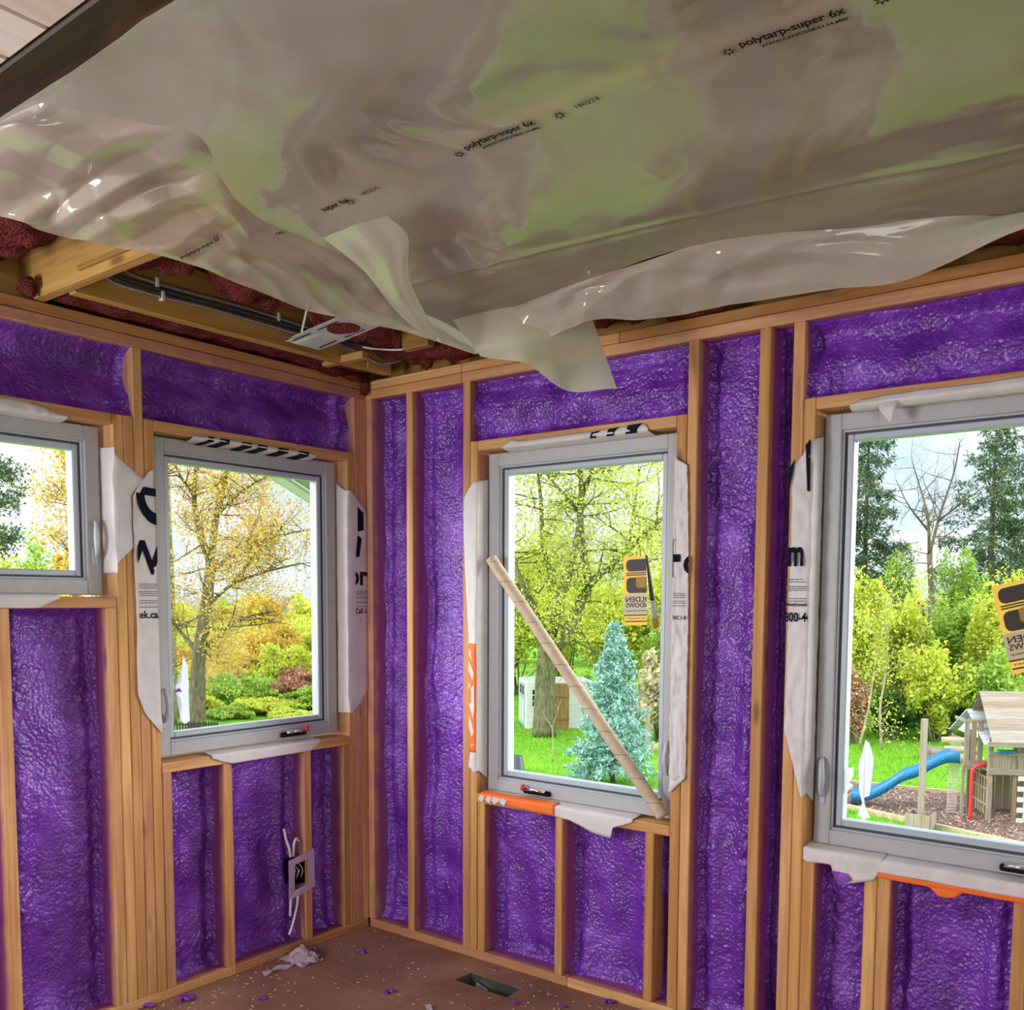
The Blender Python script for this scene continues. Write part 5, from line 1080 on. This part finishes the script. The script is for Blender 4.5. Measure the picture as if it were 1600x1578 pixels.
rnd_ = random.Random(77)
for i in range(30):
    px = -60+i*58+rnd_.uniform(-15, 15); dep = rnd_.uniform(58, 68); c = at(px, rnd_.uniform(912, 938), dep); h = c[2]-GZ
    bush('distant_tree', 'distant %s tree in the tree line on the horizon' % ('yellow green', 'green', 'golden')[i % 3], (c[0], c[1], GZ+h*.5), (2.6, 2.4, h*.52), 2600, (LYG, LGR, LYO)[i % 3], .42, 500+i, 10, 3, BARK, 'distant tree line', 'tree', .07)
for i, (px, top, dep) in enumerate(((545, 900, 45), (600, 850, 44), (655, 880, 47), (710, 830, 43), (765, 860, 46), (1095, 850, 42), (1140, 880, 38), (1185, 850, 40), (1230, 890, 36), (1275, 870, 38), (1310, 900, 34), (1700, 870, 34), (1760, 880, 36), (1830, 860, 37), (1900, 880, 38), (520, 1020, 42), (620, 1030, 42), (700, 1020, 40), (1120, 1020, 34), (1200, 1010, 33), (1270, 1020, 32), (1150, 820, 46), (1240, 800, 47), (640, 800, 50))):
    c = at(px, top, dep); h = c[2]-GZ; bush('belt_tree', '%s tree in the belt around the yard, masked by the framed walls' % ('yellow green', 'green', 'golden' if px < 700 else 'yellow green')[i % 3], (c[0], c[1], GZ+h*.53), (62*dep/FPX, 58*dep/FPX, h*.5), 7000, (LYG, LGR, LYO if px < 700 else LYG)[i % 3], .2, 700+i, 12, 8, BARKG, 'tree belt around the yard', 'tree', .05)
# --- grass blades
def blades(n, xr, yr, h, seed):
    r = np.random.default_rng(seed); c = np.stack([r.uniform(*xr, n), r.uniform(*yr, n), np.full(n, GZ)], -1); return c
GP = [tuple(ground(a, b)[:2]) for a, b in ((785, 1140), (1045, 1140), (1045, 1262), (785, 1222))]
cs = np.vstack([blades(80000, (-24, -3), (13, 32), .1, 3), blades(30000, (-7, 2), (15, 30), .1, 4)])
MUL = [(-4.62, 20.25), (-1.94, 20.50), (3.2, 21.0), (3.2, 15.2), (.03, 16.22), (-3.72, 17.52)]
def inside(px_, py_, poly):
    ins = np.zeros(len(px_), bool); j = len(poly)-1
    for i in range(len(poly)):
        xi, yi = poly[i]; xj, yj = poly[j]; cnd = ((yi > py_) != (yj > py_)) & (px_ < (xj-xi)*(py_-yi)/(yj-yi+1e-12)+xi); ins ^= cnd; j = i
    return ins
cs = cs[~inside(cs[:, 0], cs[:, 1], MUL)]
r = np.random.default_rng(9); n = len(cs); a = r.uniform(0, 6.283, n); hh = r.uniform(.05, .12, n); wv = np.stack([np.cos(a), np.sin(a), 0*a], -1)*.012; ln = np.stack([np.cos(a*3), np.sin(a*3), 0*a], -1)*(hh*.5)[:, None]
V = np.stack([cs-wv, cs+wv, cs+ln+np.stack([0*a, 0*a, hh], -1)], 1).reshape(-1, 3); F = np.arange(n)[:, None]*3+np.arange(3)[None]
o = fast_obj('grass', V, F, GRASSL, None); tag(o, 'short bright green grass growing on the lawn', 'grass', kind='stuff')
# --- mulch bed
def mulch_mat():
    m, t, o = newmat('wood_mulch'); v = coords(t, rnd=False); n = noise(t, v, 26.0, 4.0, .7); f = noise(t, v, 3.0, 3.0)
    col = ramp(t, n, (.32, (.06, .035, .028)), (.5, (.20, .125, .095)), (.68, (.42, .30, .23))); prin(t, o, mixc(t, mth(t, 'MULTIPLY', f, .4), col, (.16, .10, .08)), .9, .1, 0, n, 1.0, .04); return m
MULM = mulch_mat()
o = mesh_obj('mulch_bed', [(x, y, GZ+.03) for x, y in MUL]+[(x, y, GZ-.05) for x, y in MUL], [(0, 1, 2, 3, 4, 5)[::-1]]+[(i, (i+1) % 6, 6+(i+1) % 6, 6+i) for i in range(6)], MULM, None); tag(o, 'brown wood chip mulch bed under the playhouse', 'mulch', kind='structure')
mb = MB(); rnd = random.Random(4)
pp = np.stack([r.uniform(-5, 3, 5200), r.uniform(15, 21, 5200)], -1); pp = pp[inside(pp[:, 0], pp[:, 1], MUL)]
for x, y in pp:
    a = rnd.uniform(0, 3.14); l = rnd.uniform(.02, .06); mb.beam((x-l*math.cos(a), y-l*math.sin(a), GZ+.035), (x+l*math.cos(a), y+l*math.sin(a), GZ+.035+rnd.uniform(0, .03)), rnd.uniform(.015, .03), .01)
o = mb.build('mulch_chips', leafmat('mulch_chip_mix', (.10, .06, .045), (.26, .17, .13), (.50, .38, .30), .0)); tag(o, 'loose wood chips on the mulch bed', 'wood chips', kind='stuff')
TIM = wood('weathered_timber', 0, (.30, .22, .12), (.52, .42, .26), False); GREYW = wood('grey_weathered_wood', 2, (.19, .145, .115), (.38, .31, .25), False); GREYWX = wood('grey_weathered_board', 0, (.22, .175, .14), (.42, .35, .29), False)
for a, b, lab in (((-4.62, 20.27), (-1.94, 20.52), 'timber edging at the back of the mulch bed, left of the playhouse'), ((-1.90, 20.52), (3.2, 21.0), 'timber edging at the back of the mulch bed, behind the playhouse'), ((-3.72, 17.50), (-1.85, 16.86), 'front timber edging of the mulch bed left of the planter'), ((-1.83, 16.85), (.05, 16.20), 'front timber edging of the mulch bed right of the planter'), ((-4.62, 20.2), (-3.74, 17.56), 'timber edging on the left side of the mulch bed')):
    o = MB().beam((*a, GZ+.05), (*b, GZ+.05), .10, .13).build('edging_timber', TIM, None, bevel=.01); tag(o, lab, 'timber', 'mulch bed edging')
# planter post
ppx = ground(1438, 1296); e = empty('planter_post', tuple(ppx)); tag(e, 'tall wooden post standing in a square planter box', 'post')
MB().box(ppx[0]-.055, ppx[0]+.055, ppx[1]-.055, ppx[1]+.055, GZ+.05, GZ+2.20).build('post', GREYW, e, bevel=.006)
for i in range(4):
    dx, dy = ((0, -1), (1, 0), (0, 1), (-1, 0))[i]
    for s in (-1, 0, 1):
        cxp, cyp = ppx[0]+dx*.22+(-dy)*s*.148, ppx[1]+dy*.22+dx*s*.148; wx, wy = (.073, .014) if dx == 0 else (.014, .073); MB().box(cxp-wx, cxp+wx, cyp-wy, cyp+wy, GZ, GZ+.34).build('planter_board', GREYW, e, bevel=.004)
MB().box(ppx[0]-.2, ppx[0]+.2, ppx[1]-.2, ppx[1]+.2, GZ, GZ+.27).build('soil', MULM, e)

# --- playhouse (local frame: X to the right as seen from the house, Y away)
pb = np.array([-.93, 18.02, GZ]); ang = .52; ph = empty('playhouse', tuple(pb)); tag(ph, 'weathered wooden playhouse tower with plank roof, blue slide and red pole', 'playhouse'); ph.rotation_euler = (0, 0, ang)
def pm(name, V, F, mat, smooth=False, bv=0, par=ph):
    me = bpy.data.meshes.new(name); me.from_pydata([tuple(v) for v in V], [], [tuple(f) for f in F]); me.materials.append(mat)
    if smooth: me.polygons.foreach_set('use_smooth', [True]*len(me.polygons))
    if bv: bev(me, bv)
    o = bpy.data.objects.new(name, me); link(o, par); return o
def pbx(name, x0, x1, y0, y1, z0, z1, mat=GREYW, bv=.004, par=ph): return pm(name, boxV(x0, x1, y0, y1, z0, z1), BOXF, mat, False, bv, par)
for x, y in ((0, 0), (1.5, 0), (0, 1.2), (1.5, 1.2)): pbx('post', x-.045, x+.045, y-.045, y+.045, 0, 1.75)
for x in (.48,): pbx('post', x-.035, x+.035, -.03, .04, 0, 1.75)
for i in range(9): pbx('deck_board', -.05, 1.55, -.04+i*.14, .09+i*.14, 1.06, 1.09, GREYWX)
for i in range(4): pbx('wall_board', .05+i*.108, .15+i*.108, -.05, -.03, 1.12, 1.42)
for i in range(9): pbx('wall_board', .52+i*.108, .62+i*.108, -.05, -.03, 1.12, 1.60)
for z0, z1 in ((1.00, 1.12), (1.40, 1.46)): pbx('rail', -.05, 1.55, -.065, -.03, z0, z1, GREYWX)
BRK = simple('pale_panel', (.62, .60, .54), .7, .3, 0, .12, 40)
for i in range(9):
    for j in range(4): pbx('panel_brick', .53+j*.24+(.12 if i % 2 else 0), .53+j*.24+.232+(.12 if i % 2 else 0), -.055, -.02, .02+i*.108, .12+i*.108, BRK, .004)
for i in range(5): pbx('lattice_slat', .04, .06, .25+i*.16, .29+i*.16, .1, .9, TIM)
for z in (.30, .62, .86): pbx('lattice_rail', .03, .05, .1, 1.1, z, z+.04, TIM)
for i in range(9): pbx('back_board', .05+i*.16, .20+i*.16, 1.20, 1.22, .0, 1.0)
BLU = simple('blue_plastic', (.015, .17, .36), .35, .5); REDP = simple('red_metal', (.62, .03, .03), .35, .5)
pm('shelf', boxV(.10, .44, -.15, -.05, 1.45, 1.52), BOXF, BLU, False, .015)
def slope(x0, x1, y0, z0, y1, z1, name, n):
    for i in range(n):
        t0, t1 = i/n, (i+1)/n; a = (y0+(y1-y0)*t0, z0+(z1-z0)*t0); b = (y0+(y1-y0)*t1, z0+(z1-z0)*t1); nz = .022
        V = [(x0, a[0], a[1]), (x1, a[0], a[1]), (x1, b[0], b[1]-.0), (x0, b[0], b[1]-.0)]; V = V+[(x, y-.006, z+nz) for x, y, z in V]; pm(name, V, BOXF, GREYWX, False, .003)
slope(-.07, 1.7, -.26, 1.68, .60, 2.62, 'roof_board', 9); slope(-.07, 1.7, 1.46, 1.68, .60, 2.62, 'roof_board', 9)
pbx('fascia', -.15, 1.71, -.29, -.26, 1.60, 1.70, GREYWX)
# side platform
for i in range(4): pbx('platform_board', -.42, .0, .32+i*.15, .46+i*.15, 1.10, 1.13, GREYWX)
for i in range(3): pbx('railing_board', -.42+i*.13, -.32+i*.13, .28, .31, 1.13, 2.02)
pbx('rail', -.44, .0, .27, .32, 2.02, 2.08, GREYWX); pbx('rail', -.44, .0, .25, .30, 1.04, 1.14, GREYWX); pbx('post', -.44, -.38, .29, .35, 0, 1.13); pbx('rail', -.44, -.40, .3, .9, 2.02, 2.08, GREYW)
# wavy slide: U channel swept along its path
path = catmull([(-.42, .70, 1.16), (-.62, .72, 1.15), (-.90, .80, .98), (-1.15, .88, .80), (-1.42, .98, .66), (-1.70, 1.08, .42), (-2.00, 1.18, .22), (-2.25, 1.26, .15), (-2.38, 1.30, .14), (-2.42, 1.31, .0)], 60)
prof = [(-.27, .20), (-.23, .21), (-.20, .06), (0, .035), (.20, .06), (.23, .21), (.27, .20), (.25, -.02), (0, -.04), (-.25, -.02)]
V = []; F = []; npf = len(prof)
for i, p_ in enumerate(path):
    d = path[min(i+1, 59)]-path[max(i-1, 0)]; d[2] = 0; d /= np.linalg.norm(d)+1e-9; sd_ = np.array([-d[1], d[0], 0])
    for a, b in prof: V.append(p_+sd_*a+np.array([0, 0, b*(1 if i < 57 else max(.3, (60-i)/3))]))
for i in range(59):
    for k in range(npf): F.append((i*npf+k, i*npf+(k+1) % npf, (i+1)*npf+(k+1) % npf, (i+1)*npf+k))
sl = pm('slide', V, F, BLU, True); sl['label'] = 'blue wavy plastic slide'
for i in range(9):
    q = path[8+i*5]; d = path[9+i*5]-path[7+i*5]; d /= np.linalg.norm(d); sd_ = np.array([-d[1], d[0], 0]); sd_ /= np.linalg.norm(sd_); side = -1 if sd_[1] > 0 else 1
    c0 = q+sd_*side*.262+np.array([0, 0, .085]); pm('slide_rib', *tube([c0-np.array([.03, 0, .02]), c0+np.array([.03, 0, .02])], .018, 6), BLU, True, 0, sl)
rp = pm('fire_pole', *tube(catmull([(-.30, .12, 0), (-.30, .12, .6), (-.30, .12, 1.0), (-.24, .12, 1.12), (-.10, .14, 1.17), (0, .15, 1.18)], 30), .038, 8), REDP, True); rp['label'] = 'red bent pole'
nb = MB()
for i in range(7): nb.tube([(-.62+.03*i*1.0, .62, .05), (-.56+.03*i, .62, 1.75-.02*i)], .006, 4)
for i in range(24): nb.tube([(-.63, .62, .06+i*.07), (-.40, .62, .06+i*.07)], .006, 4)
pm('climbing_net', nb.V, nb.F, simple('net_cord', (.62, .52, .50), .7)).__setitem__('label', 'pale climbing net')

# --- logs and boulders behind the slide
BLD = simple('grey_boulder', (.24, .20, .17), .85, .2, 0, .35, 6, .6)
def boulder(c, rr_, seed, label):
    n, k = 14, 10; V = []
    for i in range(n):
        for j in range(k):
            th = math.pi*j/(k-1); ph_ = 2*math.pi*i/n; v = np.array([math.sin(th)*math.cos(ph_), math.sin(th)*math.sin(ph_), math.cos(th)]); V.append(np.array(c)+v*np.array(rr_)*(1+.5*float(pnoise(v[0]*1.6+seed, v[1]*1.6, v[2]*1.6))))
    o = mesh_obj('boulder', V, [(i*k+j, ((i+1) % n)*k+j, ((i+1) % n)*k+j+1, i*k+j+1) for i in range(n) for j in range(k-1)], BLD, None, True); o.location.z = GZ-.05; tag(o, label, 'boulder', 'boulders behind the slide')
for i, (px, py, rr_, lab) in enumerate(((1452, 1186, (.25, .22, .22), 'tall boulder left of the log pile'), (1466, 1188, (.22, .22, .19), 'second boulder from the left beside the log pile'), (1480, 1190, (.28, .2, .15), 'squat boulder below the logs'), (1496, 1192, (.2, .2, .12), 'small boulder next to the slide top'))):
    g0 = ground(px, py); boulder((g0[0], g0[1], GZ+rr_[2]*.7), rr_, i*3.3, lab)
for i, (a, b, dz, lab) in enumerate((((1470, 1186), (1520, 1190), .55, 'top log of the pile behind the slide'), ((1475, 1188), (1530, 1192), .32, 'middle log of the pile behind the slide'), ((1478, 1190), (1535, 1196), .14, 'bottom log of the pile behind the slide'))):
    p0, p1 = ground(*a), ground(*b); p0[2] = p1[2] = GZ+dz; o = mesh_obj('log', *tube([p0, (p0+p1)/2+np.array([0, 0, .03]), p1], [.10, .09, .10], 10), TIM, None, True); tag(o, lab, 'log', 'log pile behind the slide')

# --- garden shed
sc_, sr_ = ground(822, 1139), ground(914, 1138); sdir = (sr_-sc_); sW = 2.35; sdir[2] = 0; sdir /= np.linalg.norm(sdir); sbk = np.array([-sdir[1], sdir[0], 0])
sang = math.atan2(sdir[1], sdir[0]); sh_ = empty('garden_shed', tuple(sc_)); sh_.rotation_euler = (0, 0, sang); tag(sh_, 'white resin garden shed with grey double doors and shingled roof', 'shed')
SHW = simple('white_resin', (.74, .76, .74), .5, .4); SHG = simple('grey_resin', (.36, .44, .47), .5, .4); SHR = simple('grey_shingle', (.42, .45, .47), .7, .2, 0, .2, 18, .3)
def sbx(name, *a, mat=SHW, bv=.006, par=sh_): return pm(name, boxV(*a), BOXF, mat, False, bv, par)
for i in range(8): sbx('siding_board', 0, sW, -.012*(i % 1), .03, i*.205, .198+i*.205)
for i in range(8): sbx('siding_board', -.0, .03, .02, 2.1, i*.205, .198+i*.205)
sbx('back_wall', 0.03, sW, 2.05, 2.1, 0, 1.64); sbx('end_wall', sW-.03, sW, .03, 2.05, 0, 1.64)
for y0 in (.34, .98):
    dr = sbx('door', -.035, -.002, y0, y0+.61, .06, 1.56, mat=SHG)
    for j in range(2):
        for k in range(2): sbx('pane', -.045, -.034, y0+.14+k*.18, y0+.29+k*.18, 1.16+j*.16, 1.30+j*.16, mat=BLACK, bv=.002, par=dr)
    sbx('door_panel', -.045, -.034, y0+.16, y0+.45, .2, 1.0, mat=SHW, bv=.004, par=dr)
for k in range(3): 
    for j in range(2): sbx('window_pane', .22+j*.10, .30+j*.10, -.012, .0, .80+k*.20, .96+k*.20, mat=BLACK, bv=.002)
pm('gable', [(0, -.02, 1.63), (0, 2.12, 1.63), (0, 1.05, 2.16), (.03, -.02, 1.63), (.03, 2.12, 1.63), (.03, 1.05, 2.16)], [(0, 2, 1), (3, 4, 5), (0, 3, 5, 2), (2, 5, 4, 1), (1, 4, 3, 0)], SHW)
pm('gable', [(sW-.03, -.02, 1.63), (sW-.03, 2.12, 1.63), (sW-.03, 1.05, 2.16), (sW, -.02, 1.63), (sW, 2.12, 1.63), (sW, 1.05, 2.16)], [(0, 2, 1), (3, 4, 5), (0, 3, 5, 2), (2, 5, 4, 1), (1, 4, 3, 0)], SHW)
for s in (0, 1):
    for i in range(7):
        y0, y1 = ((-.12+1.17*i/7, -.12+1.17*(i+1)/7) if s == 0 else (2.22-1.17*i/7, 2.22-1.17*(i+1)/7)); z0, z1 = 1.58+.60*i/7, 1.58+.60*(i+1)/7
        V = [(-.16, y0, z0+.02), (sW+.1, y0, z0+.02), (sW+.1, y1, z1), (-.16, y1, z1)]; V = V+[(x, y, z+.035) for x, y, z in V]; pm('shingle_course', V, BOXF, SHR, False, .004)
# wooden pallet leaning on the shed
pl = empty('wood_pallet', tuple(ground(866, 1141))); pl.rotation_euler = (0, 0, sang); tag(pl, 'brown plank gate panel leaning on the garden shed', 'plank panel')
PW = wood('brown_plank', 2, (.24, .12, .04), (.46, .27, .10), False)
for i in range(4): pm('plank', boxV(i*.128, i*.128+.12, -.02, .01, .0, 1.62), BOXF, PW, False, .004, pl)
for z in (.35, 1.15): pm('cross_rail', boxV(0, .51, -.045, -.02, z, z+.09), BOXF, PW, False, .004, pl)
# bucket, sapling, fence
bk = ground(806, 1207); e = empty('plant_pot', tuple(bk)); tag(e, 'upturned dark grey plastic pot on the lawn at the window edge', 'pot')
mesh_obj('pot_body', *tube([bk+np.array([0, 0, z]) for z in (0, .04, .05, .44, .45)], [.25, .25, .235, .175, .16], 24), simple('dark_pot_plastic', (.035, .045, .06), .45), e, True); mesh_obj('pot_rim', *tube([bk+np.array([0, 0, z]) for z in (0.0, .05)], [.262, .262], 24), simple('pot_rim_plastic', (.05, .06, .075), .45), e)
g0 = ground(863, 1190); tree('sapling', 'thin bare sapling on the lawn left of the blue spruce', tuple(g0), [([tuple(g0), tuple(g0+np.array([.02, 0, .5])), tuple(g0+np.array([-.03, .02, 1.0]))], .022, .012, .3), ([tuple(g0+np.array([-.03, .02, .95])), tuple(g0+np.array([.1, .02, 1.3])), tuple(g0+np.array([.25, .04, 1.75]))], .012, .005, .2), ([tuple(g0+np.array([-.03, .02, .95])), tuple(g0+np.array([-.2, .02, 1.15])), tuple(g0+np.array([-.33, .0, 1.35]))], .012, .005, .2)], None, .1, 1, 91, 0, .3, BARKL)
for i, (a, b, c, lab) in enumerate((((980, 1113), (1018, 1108), 27.0, 'weathered rail beyond the blue spruce'), ((1014, 1168), (1036, 1163), 27.0, 'low weathered rail right of the blue spruce'))):
    p0, p1 = at(*a, c), at(*b, c+1.0); e = empty('rail_fence', (p0[0], p0[1], GZ)); tag(e, lab, 'fence'); MB().beam(p0, p1, .05, .12).build('rail', TIM, e)
    for q in (p0*.85+p1*.15, p0*.15+p1*.85): MB().box(q[0]-.05, q[0]+.05, q[1]-.05, q[1]+.05, GZ, q[2]+.1).build('post', GREYW, e)
e = empty('picket_fence', tuple(ground(282, 1150))); tag(e, 'low dark picket fence at the foot of the left-wall window view', 'fence')
f0, f1 = ground(245, 1152), ground(340, 1150)
for i in range(22):
    q = f0+(f1-f0)*i/21; MB().box(q[0]-.02, q[0]+.02, q[1]-.02, q[1]+.02, GZ, GZ+.48).build('picket', DKB, e)
for z in (.12, .40): MB().beam((f0[0], f0[1], GZ+z), (f1[0], f1[1], GZ+z), .03, .04).build('rail', DKB, e)

# --- rake soffit of the roof outside the left wall
e = empty('roof_eave', (-.45, 0, 2.1)); tag(e, 'pale vinyl roof overhang outside the left-wall window', 'roof overhang'); SOF = simple('pale_soffit', (.66, .72, .78), .45, .4)
zl = lambda y: 2.125-.42*y
SOF2 = simple('soffit_groove', (.36, .42, .48), .5, .3)
for i in range(8):
    x0 = -.75+i*.075; zo = .012*i+(.008 if i % 2 else 0); V = [(x0, -1.2, zl(-1.2)+zo), (x0+.07, -1.2, zl(-1.2)+zo), (x0+.07, .42, zl(.42)+zo), (x0, .42, zl(.42)+zo)]; V = V+[(x, y, z+.02) for x, y, z in V]; mesh_obj('soffit_panel', V, BOXF, SOF2 if i % 2 else SOF, e)
V = [(-.775, -1.2, zl(-1.2)), (-.755, -1.2, zl(-1.2)), (-.755, .45, zl(.45)), (-.775, .45, zl(.45))]; V = V+[(x, y, z+.19) for x, y, z in V]; mesh_obj('fascia', V, BOXF, SOF, e)
